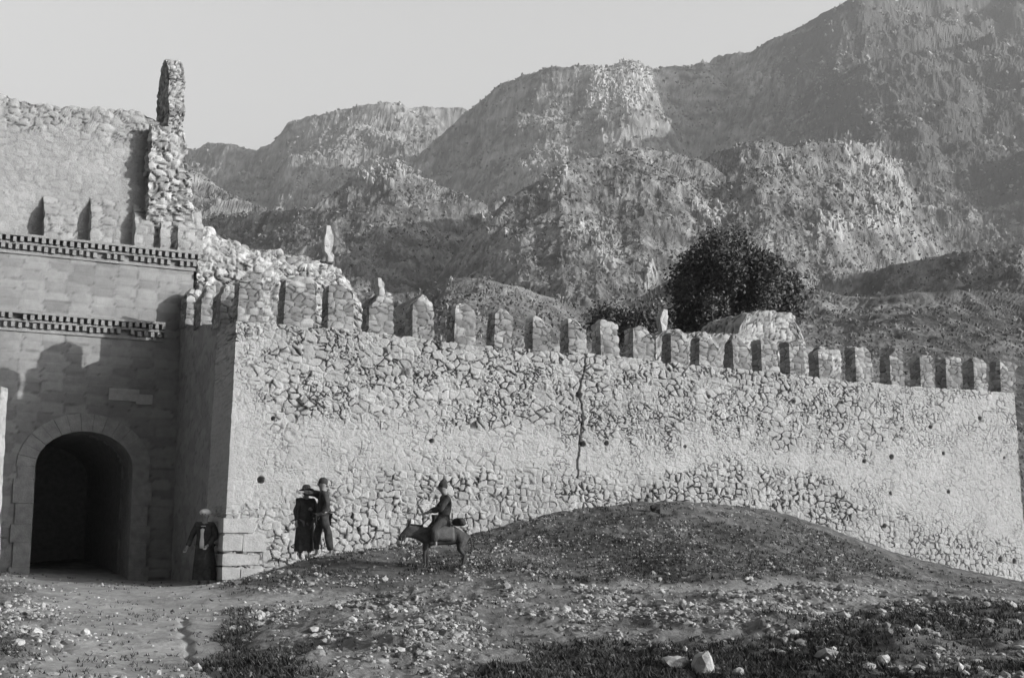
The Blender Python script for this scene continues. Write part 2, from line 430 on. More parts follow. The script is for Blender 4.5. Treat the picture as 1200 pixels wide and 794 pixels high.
# pale crags of limestone standing out of the scrub
rockp = [(462, 198, 42, 15, .9), (430, 215, 22, 12, .8), (520, 212, 25, 8, .5), (640, 215, 16, 24, .9), (658, 205, 14, 28, .8), (700, 275, 26, 20, .9), (716, 300, 16, 26, .9), (672, 292, 12, 14, .6),
         (765, 178, 16, 12, 1.1), (790, 186, 10, 8, .8), (825, 258, 28, 30, .95), (845, 240, 16, 14, .6), (740, 100, 44, 34, .8), (760, 78, 30, 14, .6), (700, 125, 30, 24, .6), (600, 120, 50, 34, .40),
         (905, 95, 45, 30, .55), (1040, 190, 26, 30, .7), (1005, 165, 24, 14, .7), (1070, 225, 18, 34, .75), (1040, 250, 40, 16, .6), (985, 262, 24, 16, .6), (765, 325, 12, 18, .8), (940, 190, 40, 20, .35),
         (575, 265, 20, 28, .55), (545, 300, 20, 20, .4), (350, 155, 30, 14, .40), (450, 150, 70, 14, .38), (990, 215, 60, 45, .42), (960, 320, 18, 12, .5), (1160, 205, 24, 12, .4), (480, 245, 60, 12, .34), (640, 345, 70, 10, .35), (370, 275, 30, 12, .45)]
rock = np.zeros_like(Hh)
for cx, cy, rx, ry, k in rockp: rock += k * np.exp(-(((PX - cx) / rx) ** 2 + ((PY0 - cy) / ry) ** 2))
iso1 = G(ridged(Xf * .013 + 3, Yf * .013, 6, 711, .62)); iso2 = G(ridged(Xf * .06, Yf * .06, 5, 741, .62))
fine4 = G(fbm(Xf * 1.1, Yf * 1.1, None, 2, 797, .6))
iso3 = G(fbm(Xf * .10, Yf * .10, None, 5, 771, .62)); fine3 = G(fbm(Xf * .45, Yf * .45, None, 3, 791, .65))
cr = G(ridged(Xf * .05 + Yf * .01, Yf * .03, 6, 401, .68)); cr2 = G(ridged(Xf * .17, Yf * .17, 4, 431, .65))
gul = G(ridged(Xf * .03 + w2.ravel() * 1.5, Yf * .008, 4, 301, .5))
rockm = sstep(.26, .50, rock * (.25 + .55 * cr + .40 * cr2) + .05 * iso3 + .10 * (cr - .5))
ks = (RR / 1000) ** .55
Hh = Hh + amp * ks * crestk * ((iso1 - .5) * 14 + (iso2 - .5) * 4 + (gul - .5) * 4) + amp * ks * (iso3 * 3.5 + fine3 * 1.4) * (.35 + .65 * crestk)
Hh = Hh + amp * rockm * ks * ((cr - .35) * 12 + (cr2 - .4) * 6) * (.3 + .7 * crestk)
sp = sstep(.05, .32, G(vnoise(Xf * .30, Yf * .22, None, 861)) + .5 * G(vnoise(Xf * .03, Yf * .03, None, 871)) + .15)
ledge = sstep(.62, .78, cr) * sstep(-.2, .3, w2 + iso3)
near4 = np.clip(500 / RR, 0, 1)
Zf = Hh.ravel()
f3 = G(fbm(Xf * .40, Yf * .40, Zf * .40, 4, 931, .7)); m3_ = G(fbm(Xf * .07, Yf * .07, Zf * .11, 3, 951, .6)); strat = G(vnoise(Xf * .01, Yf * .01, Zf * .22 + 3 * w1.ravel(), 961))
tone = .27 + .42 * m3_ + .40 * f3 + .16 * strat * sstep(300, 700, RR) + .20 * near4 * fine4 + .22 * w2 + .22 * (iso2 - .5) - .16 * sp + .16 * ledge + rockm * (.12 + .75 * np.clip(1.5 * cr2 - .25, 0, 1)) * (.5 + .5 * cr)
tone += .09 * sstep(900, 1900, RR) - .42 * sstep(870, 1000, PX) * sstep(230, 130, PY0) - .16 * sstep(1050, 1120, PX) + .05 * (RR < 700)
i, j = np.meshgrid(np.arange(na - 1), np.arange(nr - 1), indexing='ij'); i = i.ravel(); j = j.ravel()
HF = np.stack([i * nr + j, (i + 1) * nr + j, (i + 1) * nr + j + 1, i * nr + j + 1], 1)
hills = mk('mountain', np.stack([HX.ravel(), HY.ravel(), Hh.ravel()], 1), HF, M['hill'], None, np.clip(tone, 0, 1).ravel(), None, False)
tag(hills, kind='structure')

# scrub and broken outcrops on the slopes
def clumps(name, idx, S, zs, mat, tone, lab, cat, seed, jag=.35):
    r = np.random.default_rng(seed); n = len(idx)
    O = np.array([(1, 0, 0), (0, 1, 0), (-1, 0, 0), (0, -1, 0), (0, 0, 1), (0, 0, -1), (.6, .6, .5), (-.6, .6, .5), (-.6, -.6, .5), (.6, -.6, .5)], float)
    OF = np.array([(0, 6, 4), (6, 1, 4), (1, 7, 4), (7, 2, 4), (2, 8, 4), (8, 3, 4), (3, 9, 4), (9, 0, 4), (0, 1, 6), (1, 2, 7), (2, 3, 8), (3, 0, 9), (1, 0, 5), (2, 1, 5), (3, 2, 5), (0, 3, 5)])
    B = O[None] * (1 + jag * r.normal(size=(n, 10, 1))) * S[:, None, None] * np.array([1, 1, zs]) * r.uniform(.6, 1.4, (n, 1, 3))
    V = B + np.stack([Xf[idx] + r.normal(0, 1, n), Yf[idx] + r.normal(0, 1, n), Hh.ravel()[idx] + S * .1], 1)[:, None]
    F = (OF[None] + (np.arange(n) * 10)[:, None, None]).reshape(-1, 3)
    o = mk(name, V.reshape(-1, 3), F, mat, None, np.repeat(tone, 10)); tag(o, lab, cat, None, 'stuff')
r = np.random.default_rng(77)
ids = r.integers(0, Xf.size, 260000); Rr = RR.ravel()[ids]; inpic = (Rr > 90) & (PX.ravel()[ids] > -150) & (PX.ravel()[ids] < 1350)
dn = .30 + .9 * m3_.ravel()[ids] + .7 * w2.ravel()[ids] - .9 * rockm.ravel()[ids] + .35 * (Rr < 800)
k = inpic & (r.random(len(ids)) < dn * .55)
ii = ids[k]; Rk = RR.ravel()[ii]
clumps('mountain_scrub', ii, .0008 * Rk ** .97 * r.uniform(.4, 1.9, len(ii)), 1.2, M['leaf'], r.random(len(ii)), 'dark scrub dotted over the mountain slopes', 'scrub', 5)
k = inpic & (r.random(len(ids)) < .02 + .55 * rockm.ravel()[ids] + .12 * (ledge.ravel()[ids] > .5))
ii = ids[k]; Rk = RR.ravel()[ii]
clumps('mountain_outcrops', ii, .0012 * Rk ** .97 * r.uniform(.4, 1.9, len(ii)), 1.1, M['hill'], np.clip(.35 + .5 * r.random(len(ii)), 0, 1), 'pale broken rock outcrops on the mountain slopes', 'rocks', 6, .4)

# unseen slope added behind and left of camera to block sky light, open sunward
na2, nr2 = 200, 40
a2 = np.linspace(R(117), R(332), na2); r2_ = 75 * (420 / 75) ** np.linspace(0, 1, nr2)
A2, R2 = np.meshgrid(a2, r2_, indexing='ij')
up = sstep(R(322), R(296), A2) * sstep(R(117), R(132), A2)
H2 = -1.5 + (R2 - 75) * (1.25 * up) + 8 * up * ridged((R2 * np.cos(A2) * .012).ravel(), (R2 * np.sin(A2) * .012).ravel(), 4, 611).reshape(na2, nr2) * sstep(75, 160, R2)
i, j = np.meshgrid(np.arange(na2 - 1), np.arange(nr2 - 1), indexing='ij'); i = i.ravel(); j = j.ravel()
hb = mk('sky_block_slope', np.stack([(R2 * np.cos(A2)).ravel(), (R2 * np.sin(A2)).ravel(), H2.ravel()], 1), np.stack([i * nr2 + j, (i + 1) * nr2 + j, (i + 1) * nr2 + j + 1, i * nr2 + j + 1], 1)[:, ::-1], M['hill'], None, np.full(H2.size, .15), None, True)
tag(hb, kind='structure')

# ------------------------------------------------------------------ curtain wall with its return
topline = [(272, 376), (330, 380), (384, 384), (440, 390), (500, 397), (560, 404), (650, 411), (730, 418), (780, 424), (830, 430), (930, 438), (1000, 447), (1080, 453), (1190, 460)]
tu = [loc(a, b, 0) for a, b in topline]
ulen = loc(1191, 500, 0)[0]
def ztop(u): return np.interp(u, [a for a, _ in tu], [b for _, b in tu])
TH = 1.5
cw = empty('curtain_wall', (C0[0], C0[1], 0), WANG)
tag(cw, 'long battlemented rubble stone wall with its shaded return beside the gate', 'castle wall')
V, F = lattice(span(0, ulen, .024), span(0, TH, .12), span(-1.3, 5.2, .024))
F = F[V[F][:, :, 1].min(1) < TH - .001]
t_ = np.clip((V[:, 2] + 1.3) / 6.5, 0, 1)
bat = (1 - t_)
V[:, 2] = np.where(V[:, 2] > 3.0, 3.0 + (V[:, 2] - 3.0) / 2.2 * (ztop(V[:, 0]) - 3.0), V[:, 2])
topd = ztop(V[:, 0]) - V[:, 2]
V[:, 1] -= .10 * bat * (V[:, 1] < .01)
V[:, 0] -= .16 * bat * (V[:, 0] < .01)
nz = fbm(V[:, 0] * .45, V[:, 2] * .8, None, 3, 41)
upz = 1 - sstep(1.6, 2.8, topd + nz * 1.1 + .05 * (V[:, 0] - 12) * (V[:, 0] > 12))
pxv, pyv = project(*(C0[0] + EU[0] * V[:, 0]), ) if False else (None, None)
gX = C0[0] + EU[0] * V[:, 0]; gY = C0[1] + EU[1] * V[:, 0]
pxv, pyv = project(gX, gY, V[:, 2])
lowline = np.interp(pxv, [262, 320, 420, 500, 640, 760, 850, 980, 1060, 1190], [600, 590, 560, 550, 556, 558, 545, 560, 600, 640])
loz = sstep(-14, 16, pyv - lowline + nz * 18) * (1 - .45 * sstep(980, 1080, pxv))
rightf = sstep(950, 1120, pxv)
st = np.clip(.30 + .52 * upz * (1 - .55 * rightf) + .70 * loz, .12, 1.0)
st = st * (1 - .15 * rightf * (1 - loz))
st = st * (1 - .6 * sstep(330, 280, pxv) * (pyv > 400) * (pyv < 590))
# putlog holes and the long crack: real recesses, also darkened in the colour
hole = np.zeros(len(V))
for hx, hy, hr in ((305, 562, .08), (682, 520, .07), (710, 519, .06), (505, 516, .05), (802, 523, .04), (678, 462, .08), (1044, 535, .07), (1012, 540, .06), (1090, 500, .06), (1110, 576, .05), (1035, 616, .06), (1170, 655, .09), (1186, 657, .08), (1148, 490, .06), (1105, 531, .05), (1056, 502, .05), (1042, 578, .05), (930, 470, .05), (830, 465, .05), (560, 470, .04), (1176, 536, .04), (320, 490, .05)):
    hu, hz = loc(hx, hy, 0); hole = np.maximum(hole, 1 - sstep(hr * .6, hr * 1.15, np.hypot(V[:, 0] - hu, V[:, 2] - hz)))
cpts = np.array([loc(a, b, 0) for a, b in ((686, 415), (684, 435), (678, 458), (683, 485), (680, 505), (677, 530), (676, 560))])
cu = np.interp(V[:, 2], cpts[::-1, 1], cpts[::-1, 0]) + .025 * vnoise(V[:, 2] * 7, V[:, 2] * 0, None, 3)
crk = (1 - sstep(.006, .03, np.abs(V[:, 0] - cu))) * (V[:, 2] > cpts[-1, 1]) * (V[:, 2] < cpts[0, 1]) * sstep(-.35, .1, vnoise(V[:, 2] * 3, V[:, 2] * 0 + 4, None, 8) + .2)
hole = np.maximum(hole, crk * .8) * (V[:, 1] < .02)
st = st * (1 - hole)
n = vnormals(V, F)
q = V.copy(); q[:, 1] *= .6
q[:, 0] += .06 * fbm(V[:, 0] * 4, V[:, 2] * 4, None, 3, 6); q[:, 2] += .06 * fbm(V[:, 0] * 4, V[:, 2] * 4, None, 3, 7)
e1, r1 = voro(q, (.24, .4, .17), 3, .95); e2, r2 = voro(q, (.19, .3, .155), 8, .62)
m2 = loz * (upz < .5)
e3, r3 = voro(q, (.13, .3, .11), 28, .95)
m3 = vnoise(V[:, 0] * 2.2, V[:, 2] * 2.6, None, 88) > .12
e1 = np.where(m3, e3 * 1.0, e1); r1 = np.where(m3, r3, r1)
e = np.where(m2 > .5, e2, e1); rn = np.where(m2 > .5, r2, r1)
j = 1 - sstep(.01, .10 + .06 * vnoise(V[:, 0] * 5, V[:, 2] * 5, None, 19), e)
jv = sstep(-.45, .35, vnoise(V[:, 0] * 1.9, V[:, 1], V[:, 2] * 2.4, 77) + .35 * (upz + loz) - .1)
j = j * jv * sstep(-.30, .25, vnoise(V[:, 0] * 8, V[:, 1], V[:, 2] * 6.5, 97) + .15)
disp = (sstep(0, .30, e) - .6) * .022 * st + (rn - .5) * .045 * st - j * .045 * st + .018 * fbm(V[:, 0] * 1.4, V[:, 1], V[:, 2] * 1.4, 4, 15) + .008 * fbm(V[:, 0] * 14, V[:, 1], V[:, 2] * 14, 3, 25) - hole * .16
V2 = V + n * disp[:, None]
tone = np.clip(.55 + (rn - .5) * .7 * st + .25 * (1 - st) + .15 * nz, 0, 1)
pit = sstep(.42, .62, vnoise(V[:, 0] * 15, V[:, 1] * 8, V[:, 2] * 15, 131)) * sstep(-.2, .4, vnoise(V[:, 0] * .9, V[:, 1], V[:, 2] * 1.6, 133) + .2) * .55
j = np.maximum(j, pit / np.maximum(.25, np.minimum(1, st * 1.3)) * .6)
bu = np.linspace(0, ulen, 30); nV = len(V2)
bk_ = np.concatenate([np.stack([bu, bu * 0 + TH - .03, ztop(bu) - .03], 1), np.stack([bu, bu * 0 + TH - .03, bu * 0 - 1.3], 1)])
bf = np.array([[nV + k + 1, nV + k, nV + 30 + k, nV + 31 + k] for k in range(29)])
V2 = np.concatenate([V2, bk_]); F = np.concatenate([F, bf]); pad = np.zeros(60)
tone = np.concatenate([tone, pad + .5]); j = np.concatenate([j, pad]); st = np.concatenate([st, pad]); hole = np.concatenate([hole, pad]); crk = np.concatenate([crk, pad])
mk('masonry', V2, F, M['wall'], cw, tone, np.clip(j * np.minimum(1, st * 1.3) + hole * .75 * (crk < .5) + crk * .8, 0, 1))
# return wall, from the corner back to the gate front
RL = 5.1
def zret(w): return np.interp(w, [0, RL], [loc(270, 378, .0)[1], loc(201, 378, RL)[1]])
V, F = lattice(span(0.06, TH * .8, .1), span(TH - .06, RL + .02, .06), span(-1.2, 5.3, .06))
def shape_ret(V):
    V[:, 2] = np.where(V[:, 2] > 2, 2 + (V[:, 2] - 2) / 3.3 * (zret(V[:, 1]) - .02 - 2), V[:, 2]); return V
V = shape_ret(V)
rough_block('return_masonry', V, F, M['ashlar'], cw, (.5, .42, .26), .012, .06, 31, .5, .03)
# merlons
def merlon(u0, u1, w0, w1, z0, z1, seed, parent, mat=None, point=.12, name='merlon', cell=(.26, .26, .15), amp=.022, step=.03):
    rs = random.Random(seed)
    h = z1 - z0
    V, F = lattice(span(u0, u1, step), span(w0, w1, step), span(z0 - .06, z1, step))
    cu_, cw_ = (u0 + u1) / 2, (w0 + w1) / 2
    t = np.clip((V[:, 2] - z0) / h, 0, 1)
    kx = 1 - .06 * t; V[:, 0] = cu_ + (V[:, 0] - cu_) * kx; V[:, 1] = cw_ + (V[:, 1] - cw_) * kx
    # weathered pyramidal cap: rounded shoulders
    a = (V[:, 0] - cu_) / max(.01, (u1 - u0) / 2); b = (V[:, 1] - cw_) / max(.01, (w1 - w0) / 2)
    c = rs.uniform(-.5, .5); drop = point * rs.uniform(.5, 2.2) * np.maximum(np.abs(a - c * .5), np.abs(b)) ** 1.3 * (.6 + .6 * rs.random())
    V[:, 2] -= drop * sstep(.6, 1.0, t)
    V[:, 2] += sstep(.5, 1, t) * .07 * vnoise(V[:, 0] * 4 + seed, V[:, 1] * 4, None, seed)
    V[:, 0] += (rs.random() - .5) * .05 * t
    bs = rs.choice((-1, 1, 0)); V[:, 2] -= rs.uniform(.08, .22) * sstep(.1, .9, a * bs) * sstep(.55, 1, t) * abs(bs)
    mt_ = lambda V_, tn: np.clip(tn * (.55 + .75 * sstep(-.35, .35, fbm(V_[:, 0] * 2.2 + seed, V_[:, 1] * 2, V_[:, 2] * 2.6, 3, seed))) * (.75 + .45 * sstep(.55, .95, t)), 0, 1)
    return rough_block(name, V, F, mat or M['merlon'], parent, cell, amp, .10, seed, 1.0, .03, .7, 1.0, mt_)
ml = [(273, 308, 324), (332, 371, 322), (384, 415, 333), (432, 462, 340), (484, 510, 343), (533, 558, 351), (580, 603, 361), (625, 646, 367), (667, 688, 367), (705, 727, 375), (743, 768, 379), (787, 808, 388),
      (820, 846, 390), (860, 881, 393), (893, 914, 397), (926, 944, 398), (960, 977, 405), (1003, 1023, 404), (1043, 1060, 408), (1078, 1095, 413), (1108, 1126, 417), (1140, 1156, 418), (1171, 1189, 420)]
for k, (a, b, y) in enumerate(ml):
    u0, u1 = loc(a, 400, 0)[0], loc(b, 400, 0)[0]
    zt = loc((a + b) / 2, y, 0)[1]; z0 = float(ztop((u0 + u1) / 2)) - .05
    if k == 0: u0 = .03
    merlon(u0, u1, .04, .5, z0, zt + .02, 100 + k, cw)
for k, (w0, w1, py) in enumerate(((4.45, 5.06, 333), (3.05, 3.75, 330), (1.45, 2.2, 331))):
    px = 600 + FPX * ((C0[0] + EW[0] * w0) / (C0[1] + EW[1] * w0))
    z1 = loc(px, py, w0)[1]
    merlon(.02, .42, w0, w1, float(zret((w0 + w1) / 2)) - .06, z1, 150 + k, cw)
# big dressed corner blocks at the foot of the corner
for k, (a, b, c, dd) in enumerate(((264, 283, 627, 645), (285, 311, 626, 646), (263, 304, 649, 662), (262, 280, 665, 679), (282, 300, 666, 680), (265, 298, 607, 624))):
    u0, zt = loc(a, c, -.1); u1, zb = loc(b, dd, -.1)
    if a < 270: u0 = -.175
    V, F = lattice(span(u0, u1, .03), span(-.135, .3, .05), span(zb, zt, .03))
    rough_block('corner_block', V, F, M['wall'], cw, (9, 9, 9), .01, .001, 170 + k, .2, .03, .1, 0, lambda V, t: np.full(len(V), .8))

# ------------------------------------------------------------------ gate building
GW = RL
gb = empty('gate_building', (C0[0], C0[1], 0), WANG)
tag(gb, 'ruined gatehouse with a dark arched entrance and a tall jagged pillar on top', 'gatehouse')
# arch opening
aL, zs = loc(39, 540, GW); aR, _ = loc(158, 540, GW)
zc = loc(98, 503, GW)[1]; zspring = loc(98, 548, GW)[1]
acx = (aL + aR) / 2; ahw = (aR - aL) / 2; arise = zc - zspring
def inside(u, z, grow=0.0):
    a = (u - acx) / (ahw + grow); zz = (z - zspring) / (arise + grow)
    return (np.abs(a) < 1) & ((z < zspring) | (a * a + zz * zz < 1))
uL = loc(-330, 300, GW)[0]
zd1 = loc(100, 287, GW)[1]; zd2 = loc(60, 372, GW)[1]
uE = loc(232, 300, GW)[0]
print('gate', acx, ahw, zspring, zc, uL, uE, zd1, zd2)
V, F = lattice(span(uL, 0.35, .06), span(GW, GW + 1.4, .2), span(-1.2, zd1, .06))
fc = V[F].mean(1)
keep = ~(inside(fc[:, 0], fc[:, 2]) & (np.abs(V[F][:, :, 1] - fc[:, None, 1]).max(1) < 1e-4))
F = F[keep]
rough_block('lower_wall', V, F, M['ashlar'], gb, (.55, .8, .25), .011, .05, 51, .9, .015, .4, .55)
# arch ring and jambs (paler stones, each a voussoir)
def arc_pts(g, n=17):
    return [(acx + (ahw + g) * math.cos(t), zspring + (arise + g) * math.sin(t)) for t in np.linspace(math.pi, 0, n)]
inn = arc_pts(-.05, 16); out = arc_pts(.40, 16)
Vs = []; Fs = []
def prism(quad, y0, y1, sh=.006):
    cx = sum(q[0] for q in quad) / 4; cz = sum(q[1] for q in quad) / 4
    qq = [(cx + (x - cx) * (1 - sh * 4), cz + (z - cz) * (1 - sh * 4)) for x, z in quad]
    b = len(Vs)
    for y in (y0, y1):
        for x, z in qq: Vs.append((x, y, z))
    Fs.extend([[b + 3, b + 2, b + 1, b], [b + 4, b + 5, b + 6, b + 7]] + [[b + k, b + (k + 1) % 4, b + 4 + (k + 1) % 4, b + 4 + k] for k in range(4)])
for k in range(15): prism([inn[k], inn[k + 1], out[k + 1], out[k]], GW - .05 - .01 * (k % 2), GW + .14)
mk('arch_ring', Vs, Fs, M['ring'], gb)
for sgn in (-1, 1):
    Vs = []; Fs = []; z = -1.1; k = 0
    while z < zspring - .05:
        h = .42 + .08 * ((k * 7) % 3); z1 = min(z + h, zspring); wd = .36 + .08 * (k % 2)
        a, b = acx + sgn * (ahw - .05), acx + sgn * (ahw + wd)
        prism([(min(a, b), z), (max(a, b), z), (max(a, b), z1), (min(a, b), z1)], GW - .05 - .008 * (k % 3), GW + .14, .004); z = z1; k += 1
    mk('jamb', Vs, Fs, M['ring'], gb)
# vaulted passage behind the arch
Vp = []; Fp = []
prof = [(acx - ahw - .04, -1.2)] + arc_pts(.04, 19) + [(acx + ahw + .04, -1.2)]
for y in (GW + .1, GW + 2.5, GW + 6):
    for x, z in prof: Vp.append((x, y, z))
n_ = len(prof)
for a in range(2):
    for k in range(n_ - 1): Fp.append([a * n_ + k, a * n_ + k + 1, (a + 1) * n_ + k + 1, (a + 1) * n_ + k])
Fp.append([2 * n_ + k for k in range(n_)])
mk('passage', Vp, Fp, M['passage_stone'], gb)
# plaque over the arch
for a, b, c, dd in ((128, 162, 455, 470), (160, 178, 462, 474)):
    u0, zt = loc(a, c, GW); u1, zb = loc(b, dd, GW)
    V, F = lattice(span(u0, u1, .04), span(GW - .04, GW + .2, .08), span(zb, zt, .04))
    rough_block('inscribed_block', V, F, M['pale_stone'], gb, (9, 9, 9), .01, .001, 61, .2, .02)
# two courses of projecting teeth (dogtooth cornice), doubled rows
def teeth(nm, za, u0, u1, gap_from=None):
    Vs_ = []; Fs_ = []
    def box(x0, x1, y0, y1, z0, z1):
        b = len(Vs_)
        for z in (z0, z1):
            for x, y in ((x0, y0), (x1, y0), (x1, y1), (x0, y1)): Vs_.append((x, y, z))
        Fs_.extend([[b + 3, b + 2, b + 1, b], [b + 4, b + 5, b + 6, b + 7]] + [[b + k, b + (k + 1) % 4, b + 4 + (k + 1) % 4, b + 4 + k] for k in range(4)])
    rs = random.Random(int(za * 100))
    for row in (0, 1):
        z0 = za - .30 + row * .19
        x = u0 + row * .09
        while x < u1:
            if rs.random() > .09:
                jz = rs.uniform(-.022, .022)
                box(x, x + .085 + rs.uniform(-.01, .01), GW - .12 - .08 * row, GW + .1, z0 + jz, z0 + .125 + jz)
            x += .168
        box(u0, u1, GW - .13 - .08 * row, GW + .12, z0 + .128, z0 + .185)
    box(u0, u1, GW - .05, GW + .1, za - .40, za - .32)
    return mk(nm, Vs_, Fs_, M['merlon'], gb)
teeth('tooth_course', zd1, uL, uE - .05); teeth('tooth_course', zd2, uL, loc(192, 380, GW)[0])
# flat string line between
# upper wall
upl = [(-330, 100), (-60, 104), (0, 110), (40, 122), (90, 125), (130, 127), (165, 133), (185, 142), (215, 150)]
ul = [loc(a, b, GW + .15) for a, b in upl]
uP0 = loc(174, 200, GW - .3)[0]; uP1 = loc(214, 200, GW - .3)[0]
V, F = lattice(span(uL, uP1 - .05, .045), span(GW + .15, GW + 1.3, .1), span(zd1 - .02, 9.9, .045 * (9.9 - zd1) / (11.6 - zd1)))
zt = np.interp(V[:, 0], [a for a, _ in ul], [b for _, b in ul]) + .10 * vnoise(V[:, 0] * 3.1, V[:, 1] * 2, None, 4) + .05 * vnoise(V[:, 0] * 9, V[:, 1] * 6, None, 4)
V[:, 2] = zd1 - .02 + (V[:, 2] - zd1 + .02) / (9.9 - zd1 + .02) * (zt - zd1 + .02)
stt = .25 + .75 * sstep(1.1, .4, zt - V[:, 2] + .3 * vnoise(V[:, 0], V[:, 2], None, 9))
rough_block('upper_wall', V, F, M['wall'], gb, (.26, .4, .19), .028, .10, 52, stt, .03, .9, .9)
# engaged merlons of an older parapet, walled up in it
for k, (px, wpx, yt) in enumerate(((50, 40, 226), (105, 35, 227), (157, 22, 236), (187, 12, 240), (207, 30, 243))):
    u0 = loc(px, 270, GW - .05)[0]; u1 = loc(px + wpx, 270, GW - .05)[0]; z1 = loc(px, yt, GW)[1]
    V, F = lattice(span(u0, u1, .05), span(GW - .20, GW + .3, .06), span(zd1 + .02, z1, .05))
    t = np.clip((V[:, 2] - zd1) / (z1 - zd1), 0, 1)
    V[:, 1] = np.where(t > .55, V[:, 1] + (t - .55) / .45 * .38 * (V[:, 1] < GW + .16), V[:, 1])
    rough_block('engaged_merlon', V, F, M['wall'], gb, (.34, .3, .22), .03, .10, 55 + k, .6, .02)
# rubble pier at the broken end, and its pillar
zq = zd1 + .02; zp = loc(200, 148, GW - .3)[1]
V, F = lattice(span(uP0, uP1, .045), span(GW - .32, GW + 1.25, .05), span(zq, 9.3, .045 * (9.3 - zq) / (zp - zq)))
V[:, 2] = zq + (V[:, 2] - zq) / (9.3 - zq) * (zp - zq)
t = (V[:, 2] - zq) / (zp - zq)
V[:, 0] += .14 * fbm(V[:, 2] * 1.7, V[:, 1] * 1.2, None, 3, 63) + .5 * np.clip((V[:, 0] - uP0) / (uP1 - uP0), 0, 1) * np.clip(1 - t, 0, 1) ** 1.3
V[:, 1] += .28 * np.clip((.36 - t) / .2, 0, 1) * (V[:, 1] < GW + .1)
V[:, 1] += .10 * fbm(V[:, 2] * 2.1, V[:, 0] * 2, None, 3, 64)
rough_block('rubble_pier', V, F, M['rubble'], gb, (.27, .27, .19), .055, .14, 65, None, .03, .9)
u0, u1 = loc(197, 100, GW)[0], loc(216, 100, GW)[0]; z1 = loc(200, 64, GW)[1]
V, F = lattice(span(u0, u1, .04), span(GW - .05, GW + 1.15, .04), span(zp - .4, z1, .04))
t = np.clip((V[:, 2] - zp) / (z1 - zp), 0, 1)
V[:, 2] -= .5 * sstep(.6, 1, t) * (((V[:, 1] - GW - .5) / .6) ** 2)
V[:, 0] += .05 * fbm(V[:, 2] * 2.5, V[:, 1] * 2, None, 3, 66); V[:, 1] += .07 * fbm(V[:, 2] * 2.5, V[:, 0] * 2, None, 3, 67) - .0 * t
rough_block('pillar', V, F, M['rubble'], gb, (.17, .2, .13), .03, .14, 68, None, .03)
# broken wall sloping down behind the battlements
sl_ = [(205, 215), (218, 232), (228, 250), (240, 263), (262, 272), (285, 284), (310, 290), (340, 294), (370, 300), (398, 307), (408, 322), (424, 343), (436, 385)]
sp_ = [loc(a, b, GW) for a, b in sl_]
V, F = lattice(span(.4, sp_[-1][0], .05), span(GW - .1, GW + 1.6, .06), span(2.2, 8, .042))
zt = np.interp(V[:, 0], [a for a, _ in sp_], [b for _, b in sp_]) + .12 * vnoise(V[:, 0] * 2.6, V[:, 1] * 2.6, None, 14)
V[:, 2] = 2.2 + (V[:, 2] - 2.2) / 5.8 * (zt - 2.2)
below = np.clip((zt - V[:, 2]), 0, 3)
V[:, 1] += np.where(V[:, 1] < GW + .5, -.22 * below * 0 + .35 * sstep(.6, 0, below), 0) + .12 * fbm(V[:, 0] * 1.4, V[:, 2] * 1.4, None, 3, 71)
rough_block('broken_wall', V, F, M['rubble'], gb, (.24, .24, .17), .05, .15, 72, None, .02, .9)

# ------------------------------------------------------------------ loose masonry things around
def rockmesh(name, size, seed, mat, parent=None, sub=3, rough=.28):
    import bmesh
    bm = bmesh.new(); bmesh.ops.create_icosphere(bm, subdivisions=sub, radius=1.0)
    V = np.array([v.co[:] for v in bm.verts]); F = np.array([[v.index for v in f.verts] for f in bm.faces]); bm.free()
    V = V * (1 + rough * fbm(V[:, 0] * 1.3 + seed, V[:, 1] * 1.3, V[:, 2] * 1.3, 3, seed))[:, None]
    V = np.sign(V) * np.abs(V) ** .82
    return mk(name, V * np.asarray(size), F, mat, parent, np.full(len(V), .8))
def spire(px, py0, py1, w, wd, lab):
    u, z0 = loc(px, py0, w); _, z1 = loc(px, py1, w); g = w2g(u, w)
    V, F = lattice(span(-wd / 2, wd / 2, .04), span(-.12, .12, .04), span(-.1, z1 - z0, .04))
    t = np.clip(V[:, 2] / (z1 - z0), 0, 1)
    V[:, 0] *= (.75 + .5 * np.sin(t * 2.6)) * (1 - .35 * t ** 3); V[:, 0] += .05 * vnoise(t * 4, t * 0, None, int(px))
    o = rough_block('standing_stone', V, F, M['pale_stone'], None, (.3, .3, .3), .02, .05, int(px), None, .03)
    o.location = (g[0], g[1], z0); o.rotation_euler.z = WANG
    tag(o, lab, 'upright stone')
spire(385, 303, 265, GW + .5, .22, 'tall pale upright slab standing on the sloping ridge of the broken wall')
spire(443, 341, 327, .27, .12, 'small pointed stone sticking up from the fourth merlon from the corner')
spire(777, 389, 363, 3.2, .2, 'slim pale upright stone behind the wall at the left foot of the big tree')
# small stones lodged on merlon tops are part of their rough caps
# ruined vault with a rounded top behind the wall
def ruin(name, a, b, y0, w, th, zb, topfn, lab, cat, seed, mat='rubble', cell=(.26, .26, .18)):
    u0 = loc(a, y0, w)[0]; u1 = loc(b, y0, w)[0]
    um = (u0 + u1) / 2; g = w2g(um, w)
    V, F = lattice(span(u0 - um, u1 - um, .06), span(0, th, .08), span(0, 1, .06 / (float(np.max(topfn(np.linspace(u0, u1, 30), w))) - zb)))
    V[:, 2] = zb + V[:, 2] * 4
    zt = topfn(V[:, 0] + um, w) + .08 * vnoise(V[:, 0] * 3, V[:, 1] * 3, None, seed)
    V[:, 2] = zb + (V[:, 2] - zb) / 4 * (zt - zb)
    o = rough_block(name, V, F, M[mat], None, cell, .03, .14, seed, None, .02)
    o.location = (g[0], g[1], 0); o.rotation_euler.z = WANG; tag(o, lab, cat); return o
